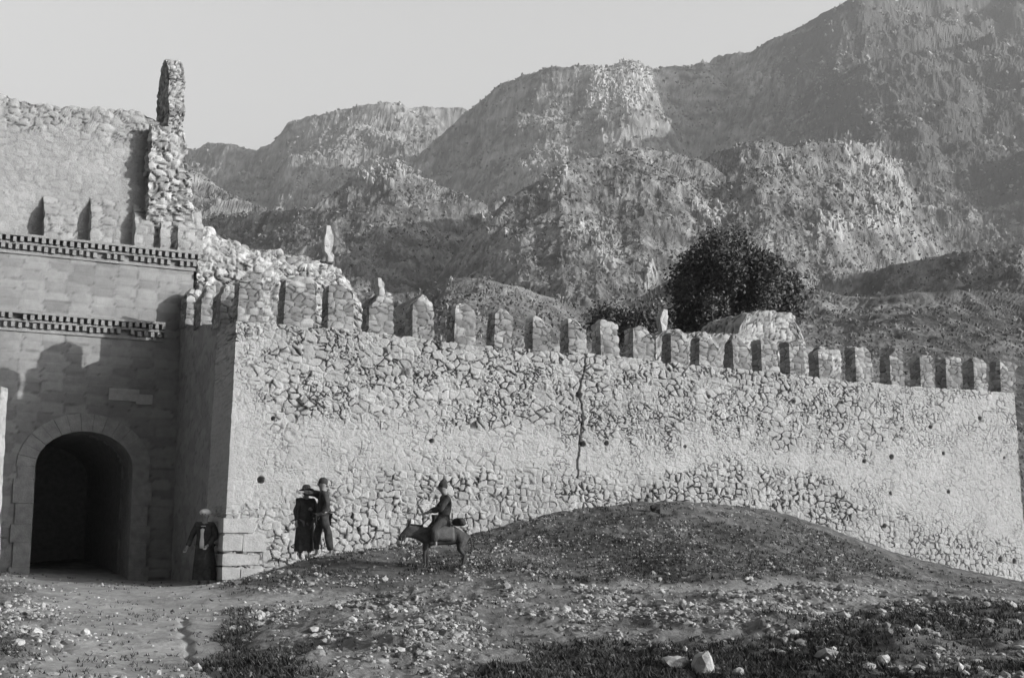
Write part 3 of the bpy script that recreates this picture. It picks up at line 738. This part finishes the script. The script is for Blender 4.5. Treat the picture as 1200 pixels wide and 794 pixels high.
def tf(pts):
    def f(u, w):
        q = [loc(a, b, w) for a, b in pts]; return np.interp(u, [x for x, _ in q], [y for _, y in q])
    return f
ruin('ruined_vault', 862, 941, 380, 7.5, 2.5, .5, tf([(862, 396), (868, 380), (874, 369), (886, 364), (905, 363), (922, 365), (932, 373), (938, 388), (941, 398)]), 'pale rounded rubble ruin rising behind the battlements right of the tree', 'ruin', 81)
ruin('rear_wall', 768, 985, 390, 3.0, .6, .5, tf([(768, 395), (782, 387), (830, 388), (870, 392), (930, 400), (985, 412)]), 'low pale rubble wall seen through the gaps of the battlements', 'wall', 82)
ruin('rear_wall', 596, 700, 400, 2.6, .5, .5, tf([(596, 396), (640, 399), (700, 408)]), 'low wall stub glimpsed between the middle merlons left of the crack', 'wall', 83, 'merlon')

# pale plastered wall end just inside the left edge
V, F = lattice(span(-1.2, 0, .04), span(0, .3, .05), span(-1.6, 2.6, .04))
p0 = at(9, 700, 21.0)
z1 = at(4, 452, 21.0)[2]
V[:, 2] = -1.6 + (V[:, 2] + 1.6) / 4.2 * (z1 + 1.6 - .2 * (np.abs(V[:, 0]) > .8))
V[:, 0] += np.where(V[:, 0] > -.6, .06 * sstep(1.5, -1.2, V[:, 2]) + .03 * fbm(V[:, 2] * 2, V[:, 1], None, 3, 6), 0)
o = rough_block('wall_stub', V, F, M['wall'], None, (.4, .4, .3), .02, .06, 91, .4, .02)
o.location = (p0[0] - .30, 21, 0); tag(o, 'pale plastered wall end cut off by the left edge of the photo', 'wall')

# ------------------------------------------------------------------ trees and bushes
def leaves(centres, radii, n, size, seed, squash=.85):
    r = np.random.default_rng(seed)
    c = np.array(centres); rad = np.array(radii); wgt = rad ** 2.2; wgt = wgt / wgt.sum()
    idx = r.choice(len(c), n, p=wgt)
    dv = r.normal(size=(n, 3)); dv /= np.linalg.norm(dv, axis=1, keepdims=True)
    rr_ = r.random(n) ** .4
    P = c[idx] + dv * (rad[idx] * rr_)[:, None] * (1, 1, squash)
    P += .25 * rad[idx][:, None] * np.stack([vnoise(P[:, 0] * 2, P[:, 1] * 2, P[:, 2] * 2, seed + k) for k in range(3)], 1)
    P += r.normal(0, .24, (n, 3))
    a = r.normal(size=(n, 3)); a /= np.linalg.norm(a, axis=1, keepdims=True)
    b = np.cross(a, r.normal(size=(n, 3))); b /= np.linalg.norm(b, axis=1, keepdims=True)
    s = size * r.uniform(.5, 1.3, n)[:, None]
    V = np.stack([P - a * s, P + b * s * .55, P + a * s, P - b * s * .55], 1).reshape(-1, 3)
    F = np.arange(4 * n).reshape(n, 4)
    tone = np.repeat(np.clip(.15 + .6 * r.random(n) ** 2 + .25 * (_h(idx, idx * 3, idx * 7, 5) - .5), 0, 1), 4)
    return V, F, tone
def limb(V, F, pts, rads, n=7):
    b = len(V); pts = [np.array(p, float) for p in pts]
    for k, (p, r_) in enumerate(zip(pts, rads)):
        t = pts[min(k + 1, len(pts) - 1)] - pts[max(k - 1, 0)]; t /= np.linalg.norm(t) + 1e-9
        x = np.cross(t, (0.3, 1, .1)); x /= np.linalg.norm(x); y = np.cross(t, x)
        for q in range(n):
            a_ = 2 * math.pi * q / n; V.append(p + (x * math.cos(a_) + y * math.sin(a_)) * r_ * (1 + .1 * math.sin(q * 3 + k)))
    for k in range(len(pts) - 1):
        for q in range(n): F.append([b + k * n + q, b + k * n + (q + 1) % n, b + (k + 1) * n + (q + 1) % n, b + (k + 1) * n + q])
    F.append([b + q for q in range(n)][::-1]); F.append([b + (len(pts) - 1) * n + q for q in range(n)])
def tree(name, pos, h, spread, crown, n, leaf, seed, lab, cat, squash=.85):
    rs = random.Random(seed); t = empty(name, pos); tag(t, lab, cat)
    V = []; F = []
    hb = h * .3
    limb(V, F, [(0, 0, -.3), (.05, 0, hb * .5), (.0, .05, hb), (.1, 0, h * .6)], [.05 * h, .038 * h, .032 * h, .012 * h], 9)
    for c in crown[::4]:
        m = (c[0] * .45 + rs.uniform(-.1, .1), c[1] * .45, hb + (c[2] - hb) * .45)
        limb(V, F, [(0, .02, hb * .75), m, (c[0], c[1], c[2])], [.014 * h, .007 * h, .002 * h], 6)
    mk('trunk', V, F, M['bark'], t)
    V, F, tn = leaves([c[:3] for c in crown], [c[3] for c in crown], n, leaf, seed, squash)
    mk('crown', V, F, M['leaf'], t, tn)
    return t
def tree_px(name, Y, base_z, blobs, n, leaf, seed, lab, cat, squash=.9):
    """blobs: (px,py,radius px, depth offset m)"""
    cx = sum(b[0] for b in blobs) / len(blobs); bx = at(cx, 400, Y)[0]
    cr_ = []
    for px, py, rp, dy in blobs:
        p = at(px, py, Y); cr_.append((p[0] - bx, dy, p[2] - base_z, rp / FPX * Y))
    h = max(c[2] + c[3] for c in cr_)
    return tree(name, (bx, Y, base_z), h, 0, cr_, n, leaf, seed, lab, cat, squash)
rs = random.Random(5)
bl = []
for k in range(40):
    a = rs.random() * 2 * math.pi; q = rs.random() ** .5
    px = 850 + math.cos(a) * q * 47; py = 337 + math.sin(a) * q * 46
    bl.append((px, py, rs.uniform(8, 19), rs.uniform(-1.8, 1.8)))
bl += [(805, 345, 15, 0), (800, 375, 14, .5), (815, 315, 14, .3), (862, 288, 14, 0), (835, 292, 12, -.4), (896, 330, 14, 0), (880, 300, 10, .3), (800, 325, 10, 0), (850, 380, 18, 0), (880, 370, 15, 0)]
tree_px('broadleaf_tree', 56, 1.2, bl, 62000, .08, 21, 'big dark bushy tree rising behind the battlements', 'tree')
tree_px('broadleaf_tree', 60, 1.5, [(917, 345, 13, 0), (922, 362, 14, .3), (910, 360, 12, 0), (926, 335, 7, 0), (905, 340, 8, .4)], 9000, .10, 22, 'small dark tree between the big tree and the pale rounded ruin', 'tree')
def bush(px0, px1, py, w_, seed, lab, n=9000, rad=9):
    Y = w_
    rs = random.Random(seed); bl = [(rs.uniform(px0, px1), py + rs.uniform(-4, 12), rs.uniform(rad * .7, rad * 1.3), rs.uniform(-.6, .6)) for _ in range(22)]
    return tree_px('shrub', Y, 2.0, bl, n, .07, seed, lab, 'bush')
bush(703, 768, 376, 50, 31, 'low dark bush behind the battlements left of the big tree')

# ------------------------------------------------------------------ loose stones, grass
import bmesh as _bm
def ico(sub=1):
    bm = _bm.new(); _bm.ops.create_icosphere(bm, subdivisions=sub, radius=1.0)
    V = np.array([v.co[:] for v in bm.verts]); F = np.array([[v.index for v in f.verts] for f in bm.faces]); bm.free(); return V, F
IV, IF = ico(1); IV2, IF2 = ico(2)
def scatter(n, seed, ymin=10, ymax=36):
    r = np.random.default_rng(seed)
    inv = r.random(n); Y = 1 / (1 / ymax + inv * (1 / ymin - 1 / ymax)); X = r.uniform(-1, 1, n) * (Y * .39 + .5)
    # keep in front of the walls
    u = (X - C0[0]) * EU[0] + (Y - C0[1]) * EU[1]; w = (X - C0[0]) * EW[0] + (Y - C0[1]) * EW[1]
    ok = ((w < -.25) | ((u < -.3) & (w < GW - .2)))
    return X[ok], Y[ok], r
def stones(name, X, Y, S, r, tone):
    n = len(X); Z = zg(X, Y)
    sc = S[:, None] * r.uniform(.6, 1.3, (n, 3)) * (1, 1, .7)
    ang = r.uniform(0, 6.28, n); c_, s_ = np.cos(ang), np.sin(ang)
    base = IV[None] * (1 + .5 * (r.random((n, len(IV), 1)) - .5)) * sc[:, None]
    x = base[..., 0] * c_[:, None] - base[..., 1] * s_[:, None]; y = base[..., 0] * s_[:, None] + base[..., 1] * c_[:, None]
    V = np.stack([x + X[:, None], y + Y[:, None], base[..., 2] + (Z + S * .15)[:, None]], -1).reshape(-1, 3)
    F = (IF[None] + (np.arange(n) * len(IV))[:, None, None]).reshape(-1, 3)
    o = mk(name, V, F, M['stones'], None, np.repeat(tone, len(IV)))
    tag(o, 'countless loose pale stones strewn over the ground', 'stones', None, 'stuff'); return o
X, Y, r = scatter(170000, 3)
px, py = project(X, Y, zbase(X, Y))
vm = veg_shade_mask(X, Y); pm = pathmask(X, Y)
g = lambda cx, cy, rx, ry, k: k * np.exp(-(((px - cx) / rx) ** 2 + ((py - cy) / ry) ** 2))
dens = .22 + g(450, 750, 70, 35, .9) + g(700, 705, 360, 10, .6) + g(930, 715, 120, 20, .6) + g(60, 730, 80, 40, .7) + g(720, 640, 330, 45, .65) + g(590, 680, 25, 14, .8) + g(190, 785, 50, 12, .5) + g(330, 700, 40, 40, .25)
cl_ = fbm(X * 1.5, Y * 1.2, None, 3, 12)
dens *= (1 - .93 * pm) * (.10 + 1.3 * sstep(-.08, .22, cl_))
mnd = np.exp(-(((px - 760) / 300) ** 4 + ((py - 645) / 42) ** 4))
dens *= 1 - .15 * mnd; dens += .16 * mnd
dens *= 1 - .93 * np.exp(-(((px - 790) / 245) ** 4 + ((py - 798) / 40) ** 4))
k = r.random(len(X)) < dens
X, Y = X[k], Y[k]
S = .008 + .010 * r.random(len(X)) + .055 * r.random(len(X)) ** 12 + .0005 * Y
S *= 1 - .35 * mnd[k]
S += .05 * (r.random(len(X)) < .006) * (cl_[k] > .1)
stones('loose_stones', X, Y, S, r, np.clip(r.random(len(X)) ** 1.4, 0, 1))
# grass and low herbs
X, Y, r = scatter(90000, 4)
vm = veg_shade_mask(X, Y)
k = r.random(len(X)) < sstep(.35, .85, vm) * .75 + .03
X, Y, vm = X[k], Y[k], vm[k]; Z = zg(X, Y); n = len(X); nb = 5
an = r.uniform(0, 6.28, (n, nb)); ln = (.02 + .04 * r.random((n, nb))) * (1 + .5 * vm[:, None]); le = r.uniform(.3, 1.3, (n, nb)) * ln
ox = r.normal(0, .025, (n, nb)); oy = r.normal(0, .025, (n, nb)); wd = .005 + .006 * r.random((n, nb)) + .00018 * Y[:, None]
bx, by, bz = X[:, None] + ox, Y[:, None] + oy, np.repeat(Z[:, None], nb, 1) - .01
ca, sa = np.cos(an), np.sin(an)
A = np.stack([bx - sa * wd, by + ca * wd, bz], -1); B = np.stack([bx + sa * wd, by - ca * wd, bz], -1); Cc = np.stack([bx + ca * le, by + sa * le, bz + ln], -1)
V = np.stack([A, B, Cc], 2).reshape(-1, 3); F = np.arange(len(V)).reshape(-1, 3)
o = mk('grass', V, F, M['grass'], None, np.repeat(np.clip(r.random(n * nb) ** 1.5, 0, 1), 3))
tag(o, 'low dry grass and herbs on the bank and mound', 'grass', None, 'stuff')
# single boulders that can be told apart
for px, py, Y, s, lab, m, sd in ((826, 780, 12.9, (.13, .10, .17), 'big white upright stone in the dark hollow at the bottom edge', 'pale_stone', 1), (790, 772, 13.1, (.17, .11, .09), 'broad white stone left of the tallest white stone in the hollow', 'pale_stone', 2),
                          (768, 600, 33.5, (.16, .13, .14), 'dark lump of rock on the crest of the mound', 'dark_rock', 3), (866, 783, 12.8, (.07, .06, .05), 'small white stone right of the upright white stone', 'pale_stone', 4),
                          (1035, 768, 14.0, (.08, .06, .06), 'white stone alone at the lower right', 'pale_stone', 5), (300, 780, 14, (.03, .03, .02), None, '', 0)):
    if not lab: continue
    if py > 650:      # where that line of sight meets the ground
        for Y in np.arange(11.5, 20, .05):
            p = at(px, py + 8, Y)
            if p[2] <= float(zg(p[0:1], np.array([Y]))[0]): break
    p = at(px, py, Y)
    o = rockmesh('boulder', tuple(v_ * .82 for v_ in s), sd * 7 + 2, M[m], None, 2, .75); z = float(zg(p[0:1], np.array([Y]))[0])
    o.location = (p[0], Y, z + s[2] * .5); tag(o, lab, 'boulder')

# ------------------------------------------------------------------ figures
def skin(name, verts, edges, rad, mat, parent=None, root=0, sub=2):
    """grow a continuous surface along connected joints and bake it"""
    me = bpy.data.meshes.new(name); me.from_pydata([tuple(v) for v in verts], edges, []); me.update()
    o = bpy.data.objects.new(name, me); COL.objects.link(o)
    sm = o.modifiers.new('skin', 'SKIN'); sm.use_smooth_shade = True
    lay = me.skin_vertices[0].data if me.skin_vertices else None
    if lay is None:
        bm = _bm.new(); bm.from_mesh(me); bm.verts.layers.skin.verify(); bm.to_mesh(me); bm.free(); lay = me.skin_vertices[0].data
    for k, r_ in enumerate(rad):
        lay[k].radius = (r_, r_) if isinstance(r_, (int, float)) else r_
        lay[k].use_root = (k == root)
    s2 = o.modifiers.new('sub', 'SUBSURF'); s2.levels = sub; s2.render_levels = sub
    dg = bpy.context.evaluated_depsgraph_get(); dg.update()
    nm = bpy.data.meshes.new_from_object(o.evaluated_get(dg)); o.modifiers.clear(); o.data = nm; nm.name = name
    nm.materials.clear(); nm.materials.append(mat)
    for p_ in nm.polygons: p_.use_smooth = True
    if name in ('jacket', 'trousers', 'donkey'):
        cv_ = np.empty(len(nm.vertices) * 3, np.float32); nm.vertices.foreach_get('co', cv_); cv_ = cv_.reshape(-1, 3).astype(float)
        a_ = .008 if name == 'donkey' else .022
        cv_ += a_ * np.stack([vnoise(cv_[:, 0] * 11 + q_ * 7, cv_[:, 1] * 11, cv_[:, 2] * 7, 900 + q_) for q_ in range(3)], 1)
        nm.vertices.foreach_set('co', cv_.astype(np.float32).ravel()); nm.update()
    if parent: o.parent = parent
    return o
def V3(*a): return Vector(a)
def figure(J, loc_, rz, lab, cloth, head_item, hands=True, scale=1.0):
    """J: joint dict (metres, facing -Y, x to the figure's left/right)"""
    names = ['pelvis', 'waist', 'chest', 'neck', 'headb', 'head', 'top']
    vs = [J['pelvis'], J['waist'], J['chest'], J['neck'], J['headb'], J['head'], J['top']]
    rad = [(.15, .12), (.13, .10), (.16, .11), (.055, .055), (.065, .075), (.08, .095), (.055, .06)]
    ed = [(i_, i_ + 1) for i_ in range(6)]
    fd = J.get('face', V3(0, -1, 0))
    def add(p, r_, par): vs.append(p); rad.append(r_); ed.append((par, len(vs) - 1)); return len(vs) - 1
    add(J['head'] + fd * .125 + V3(0, 0, -.015), .014, 5)         # nose
    side = fd.cross(V3(0, 0, 1)).normalized()
    for s in (-1, 1): add(J['head'] + side * s * .095 + V3(0, 0, -.01), .016, 5)
    for s in 'LR':
        k = add(J['sh' + s], .062, 2); k = add(J['el' + s], .045, k); k = add(J['wr' + s], .028, k)
        hd = (J['wr' + s] - J['el' + s]).normalized()
        k = add(J['wr' + s] + hd * .07, (.038, .022), k)
        pr = hd.cross(V3(.2, 1, .1)).normalized(); bend = hd.cross(pr)
        for q, off in enumerate((-1.5, -.5, .5, 1.5)):
            L = (.07, .08, .075, .055)[q]
            a = add(J['wr' + s] + hd * (.10 + L * .4) + pr * off * .018, .009, k)
            add(J['wr' + s] + hd * (.10 + L * .8) + pr * off * .020 + bend * .02, .007, a)
        add(J['wr' + s] + hd * .07 - pr * .055, .010, k)
    for s in 'LR':
        k = add(J['hip' + s], .085, 0); k = add(J['kn' + s], .058, k); k = add(J['an' + s], .036, k)
        add(J['an' + s] + J.get('foot' + s, V3(0, -.15, -.045)), .032, k)
    body = skin('person', vs, ed, rad, M['skin'], None, 0, 1)
    body.location = loc_; body.rotation_euler.z = rz; body.scale = (scale,) * 3
    tag(body, lab, 'person')
    # clothes follow the same joints, a little fuller
    cj, jm, ct, tm, robe = cloth
    if cj:
        cv = [J['pelvis'] + V3(0, 0, -.05), J['waist'], J['chest'], J['neck'] + V3(0, 0, -.03)]; cr = [(.185, .15), (.17, .135), (.19, .14), (.075, .075)]; ce = [(0, 1), (1, 2), (2, 3)]
        for s in 'LR':
            b = len(cv); cv += [J['sh' + s], J['el' + s], J['wr' + s]]; cr += [.082, .068, .055]; ce += [(2, b), (b, b + 1), (b + 1, b + 2)]
        skin('jacket', cv, ce, cr, jm, body, 0, 2)
    if ct:
        cv = [J['pelvis']]; cr = [(.17, .14)]; ce = []
        for s in 'LR':
            b = len(cv); cv += [J['hip' + s], J['kn' + s], J['kn' + s].lerp(J['an' + s], .8)]; cr += [.11, .09, .07]; ce += [(0, b), (b, b + 1), (b + 1, b + 2)]
        skin('trousers', cv, ce, cr, tm, body, 0, 2)
    if robe:   # long coat, open folds
        VV = []; FF = []; K = 28; rows = robe[1]
        for i_, (z, rx, ry, cx, cy) in enumerate(rows):
            for q in range(K):
                a = 2 * math.pi * q / K; f = 1 + .07 * math.sin(q * 5 * math.pi * 2 / K * 1.0 + i_ * .3) * (1 - i_ / len(rows)) + .03 * math.sin(q * 2.3)
                VV.append((cx + rx * math.cos(a) * f, cy + ry * math.sin(a) * f, z))
        for i_ in range(len(rows) - 1):
            for q in range(K): FF.append([i_ * K + q, i_ * K + (q + 1) % K, (i_ + 1) * K + (q + 1) % K, (i_ + 1) * K + q])
        mk('coat', VV, FF, robe[0], body, smooth=True)
    # eyes
    for s in (-1, 1):
        e_ = rockmesh('eye', (.013,) * 3, 3, M['hair'], body, 1, 0); e_.location = J['head'] + fd * .088 + side * s * .035 + V3(0, 0, .012)
    # headwear
    kind, hm = head_item
    VV = []; FF = []; K = 20
    if kind == 'turban': prof_ = [(.088, -.005), (.118, .015), (.128, .05), (.115, .085), (.085, .11), (.05, .125), (.012, .13)]
    elif kind == 'cap': prof_ = [(.093, .01), (.094, .05), (.085, .10), (.06, .14), (.012, .15)]
    elif kind == 'tall': prof_ = [(.095, .01), (.094, .06), (.075, .13), (.045, .19), (.01, .215)]
    else: prof_ = [(.185, .015), (.17, .03), (.10, .04), (.098, .10), (.08, .14), (.012, .15)]
    hc = J['head']; tl = (J['top'] - J['head']).normalized(); xa = tl.cross(fd).normalized(); ya = xa.cross(tl)
    for i_, (r_, z) in enumerate(prof_):
        for q in range(K):
            a = 2 * math.pi * q / K; rr2 = r_ * (1 + (.05 * math.sin(a * 6 + i_ * 1.4) if kind == 'turban' else 0))
            VV.append(hc + xa * math.cos(a) * rr2 + ya * math.sin(a) * rr2 * 1.12 + tl * z)
    for i_ in range(len(prof_) - 1):
        for q in range(K): FF.append([i_ * K + q, i_ * K + (q + 1) % K, (i_ + 1) * K + (q + 1) % K, (i_ + 1) * K + q])
    FF.append([(len(prof_) - 1) * K + q for q in range(K)])
    mk('turban' if kind == 'turban' else ('hat' if kind == 'hat' else 'cap'), VV, FF, hm, body, smooth=True)
    return body
def standing(**kw):
    J = dict(pelvis=V3(0, 0, .92), waist=V3(0, 0, 1.08), chest=V3(0, .01, 1.30), neck=V3(0, 0, 1.45), headb=V3(0, -.01, 1.53), head=V3(0, -.015, 1.60), top=V3(0, 0, 1.68),
             shL=V3(.18, 0, 1.38), elL=V3(.25, .03, 1.12), wrL=V3(.24, -.08, .90), shR=V3(-.18, 0, 1.38), elR=V3(-.25, .03, 1.12), wrR=V3(-.24, -.08, .90),
             hipL=V3(.09, 0, .86), knL=V3(.10, -.02, .48), anL=V3(.11, .02, .08), hipR=V3(-.09, 0, .86), knR=V3(-.10, -.02, .48), anR=V3(-.11, .02, .08))
    J.update(kw); return J
def footz(p): return float(zg(np.array([p[0]]), np.array([p[1]]))[0])
# man in the shadow beside the corner, open coat over a pale shirt
pA = at(238, 684, 30.2)
J = standing(elL=V3(.27, -.02, 1.12), wrL=V3(.16, -.20, .93), elR=V3(-.30, 0, 1.12), wrR=V3(-.36, -.10, .90))
a = figure(J, (pA[0], 30.2, footz(pA)), R(-8), 'man in long dark coat and pale turban standing in the shadow beside the wall corner',
       (True, M['cloth_dark'], True, M['cloth_dark'], (M['cloth_dark'], [(.16, .27, .22, 0, .02), (.5, .24, .20, 0, .01), (.9, .20, .165, 0, 0), (1.1, .185, .15, 0, 0), (1.34, .20, .15, 0, 0)])), ('turban', M['cloth_pale']), scale=.98)
V = []; F = []
for k in range(9):
    z = .86 + k * .062
    for q in range(5):
        x = (q - 2) * .022 * (1 + .2 * math.sin(k)); V.append((x, -.166 - .012 * math.cos((q - 2) * .6) - (.0 if k < 7 else -.03 * (k - 6)), z))
for k in range(8):
    for q in range(4): F.append([k * 5 + q, k * 5 + q + 1, (k + 1) * 5 + q + 1, (k + 1) * 5 + q])
o = mk('shirt_front', V, F, M['cloth_pale'], a, smooth=True)
sm_ = o.modifiers.new('s', 'SOLIDIFY'); sm_.thickness = .02
# pair by the foot of the long wall
pB = at(357, 654, 28.9)
J = standing(elL=V3(.24, -.05, 1.12), wrL=V3(.08, -.20, 1.16), elR=V3(-.22, .0, 1.1))
figure(J, (pB[0], 28.9, footz(pB)), R(25), 'man in long dark cloak and brimmed hat, left of the pair against the wall',
       (True, M['cloth_dark'], True, M['cloth_mid'], (M['cloth_dark'], [(.22, .24, .20, 0, .02), (.5, .23, .19, 0, .01), (.9, .20, .165, 0, 0), (1.1, .19, .155, 0, 0), (1.34, .20, .15, 0, 0)])), ('hat', M['cloth_mid']), scale=.90)
pC = at(377, 656, 28.7)
J = standing(elR=V3(-.12, -.26, 1.40), wrR=V3(-.06, -.44, 1.42), elL=V3(.22, .05, 1.14), wrL=V3(.16, -.05, .95), hipL=V3(.10, 0, .86), knL=V3(.13, .10, .48), anL=V3(.14, .18, .08), knR=V3(-.08, -.10, .48), anR=V3(-.10, -.10, .08))
figure(J, (pC[0], 28.7, footz(pC)), R(-70), 'taller man in dark jacket and trousers reaching an arm towards his companion in the hat',
       (True, M['cloth_dark'], True, M['cloth_dark'], None), ('cap', M['cloth_dark']), scale=.95)

# donkey, seen from its side, head to the left (-x)
pD = at(516, 664, 27.4); zD = footz(pD)
dv = [(.0, 0, .74), (-.28, 0, .75), (-.50, 0, .78), (-.66, 0, .83), (-.82, 0, .88), (-.92, 0, .76), (-1.00, 0, .62),   # trunk middle, chest, neck base, neck, poll, face, muzzle
      (.28, 0, .76), (.48, 0, .78)]
dr = [(.21, .23), (.19, .22), (.15, .18), (.10, .135), (.085, .10), (.07, .085), (.05, .055), (.20, .22), (.14, .15)]
de = [(0, 1), (1, 2), (2, 3), (3, 4), (4, 5), (5, 6), (0, 7), (7, 8)]
def dadd(p, r_, par): dv.append(p); dr.append(r_); de.append((par, len(dv) - 1)); return len(dv) - 1
for s in (-1, 1):
    k = dadd((-.38 + .03 * s, .10 * s, .58), .075, 1); k = dadd((-.40 + .05 * s, .11 * s, .33), .042, k); k = dadd((-.38 + .05 * s, .11 * s, .10), .028, k); dadd((-.41 + .05 * s, .11 * s, .025), .035, k)
    k = dadd((.42, .11 * s, .60), .105, 8); k = dadd((.38 + .04 * s, .11 * s, .46), .07, k); k = dadd((.52 + .04 * s, .11 * s, .31), .038, k); k = dadd((.49 + .05 * s, .11 * s, .09), .027, k); dadd((.46 + .05 * s, .11 * s, .025), .035, k)
    k = dadd((-.80, .05 * s, .96), .022, 4); k = dadd((-.78, .085 * s, 1.05), .028, k); dadd((-.77, .10 * s, 1.14), .008, k)
k = dadd((.62, 0, .74), .03, 8); k = dadd((.67, 0, .55), .02, k); dadd((.66, 0, .38), .035, k)
dk = skin('donkey', dv, de, dr, M['hide'], None, 0, 2)
dk.location = (pD[0] + .05, 27.4, zD - .01); dk.rotation_euler.z = R(14); DS = .87; dk.scale = (DS,) * 3
tag(dk, 'dark donkey facing left carrying a rider in front of the wall', 'donkey')
o = rockmesh('muzzle', (.06, .05, .05), 5, M['hide_pale'], dk, 2, .05); o.location = (-1.02, 0, .60)
# mane
V = []; F = []
for k in range(12):
    t = k / 11; p = Vector((-.46 - .32 * t, 0, .94 + .03 * t)); V += [p + V3(0, -.012, 0), p + V3(-.005, 0, .05), p + V3(0, .012, 0)]
for k in range(11):
    for q in range(2): F.append([k * 3 + q, k * 3 + q + 1, (k + 1) * 3 + q + 1, (k + 1) * 3 + q])
mk('mane', V, F, M['hair'], dk)
Dm = Matrix.Translation(dk.location) @ Matrix.Rotation(dk.rotation_euler.z, 4, 'Z')
def place_on_donkey(o, p): o.location = Dm @ (Vector(p) * DS); o.rotation_euler.z = dk.rotation_euler.z; o.scale = (DS,) * 3
# saddle cloth: curved over the back
V = []; F = []
for i_ in range(9):
    x = -.26 + .48 * i_ / 8
    for q in range(15):
        a_ = R(-112) + R(224) * q / 14; V.append((x, math.sin(a_) * .245 * (1 + .02 * math.sin(i_ * 2)), .74 + math.cos(a_) * .262))
for i_ in range(8):
    for q in range(14): F.append([i_ * 15 + q, i_ * 15 + q + 1, (i_ + 1) * 15 + q + 1, (i_ + 1) * 15 + q])
Vr = []; Fr = []
limb(Vr, Fr, [(-.98, .03, .66), (-.80, .12, .78), (-.55, .12, .92), (-.30, .08, 1.16)], [.012] * 4, 5)
mk('rein', Vr, Fr, M['cloth_mid'], dk)
Vr = []; Fr = []
for x_ in (-.90, -.98): limb(Vr, Fr, [(x_ + .01, math.sin(q_) * .085, .70 - (x_ + .90) * -.9 + math.cos(q_) * .09) for q_ in np.linspace(0, 2 * math.pi, 13)], [.011] * 13, 5)
mk('bridle', Vr, Fr, M['cloth_mid'], dk)
sc = mk('saddle_cloth', V, F, M['cloth_mid'], None, smooth=True); s_ = sc.modifiers.new('s', 'SOLIDIFY'); s_.thickness = .03; s_.offset = 1
place_on_donkey(sc, (0, 0, 0)); tag(sc, 'thick dark saddle cloth under the donkey rider', 'saddle cloth')
bd = rockmesh('bundle', (.14, .27, .10), 9, M['cloth_dark'], None, 3, .35); place_on_donkey(bd, (.38, 0, 1.06)); tag(bd, 'dark bundle tied on the donkey behind its rider', 'bundle')
# rider: faces the donkey's head (-x of donkey) ; figure faces -Y so turn by -90
J = dict(pelvis=V3(0, 0, .08), waist=V3(0, .06, .24), chest=V3(0, .10, .46), neck=V3(0, .05, .62), headb=V3(0, .02, .70), head=V3(0, .0, .77), top=V3(0, .02, .85),
         shL=V3(.17, .08, .55), elL=V3(.22, -.05, .32), wrL=V3(.10, -.27, .25), shR=V3(-.17, .08, .55), elR=V3(-.22, -.05, .32), wrR=V3(-.10, -.27, .25),
         hipL=V3(.12, -.03, .05), knL=V3(.28, -.26, -.14), anL=V3(.27, -.18, -.50), hipR=V3(-.12, -.03, .05), knR=V3(-.28, -.26, -.14), anR=V3(-.27, -.18, -.50))
rd = figure(J, (0, 0, 0), 0, 'man in dark clothes and a pointed cap riding the donkey', (True, M['cloth_dark'], True, M['cloth_dark'], None), ('tall', M['cloth_dark']), scale=.90)
rd.location = Dm @ V3(-.02, 0, .90); rd.rotation_euler.z = dk.rotation_euler.z - R(90)

# ------------------------------------------------------------------ haze
def box_obj(name, x0, x1, y0, y1, z0, z1, m):
    V, F = lattice([x0, x1], [y0, y1], [z0, z1]); return mk(name, V, F, m)
hm = bpy.data.materials.new('air haze'); hm.use_nodes = True; t = hm.node_tree; t.nodes.remove(t.nodes['Principled BSDF'])
pv = t.nodes.new('ShaderNodeVolumePrincipled'); pv.inputs['Color'].default_value = (.95, .95, .95, 1); pv.inputs['Density'].default_value = .00022
pv.inputs['Anisotropy'].default_value = .2
t.links.new(pv.outputs[0], t.nodes['Material Output'].inputs['Volume'])
hz = box_obj('haze', -9100, 9100, -9100, 9100, -7.5, 1100, hm); tag(hz, kind='stuff')
print('top of hills', Hh.max())
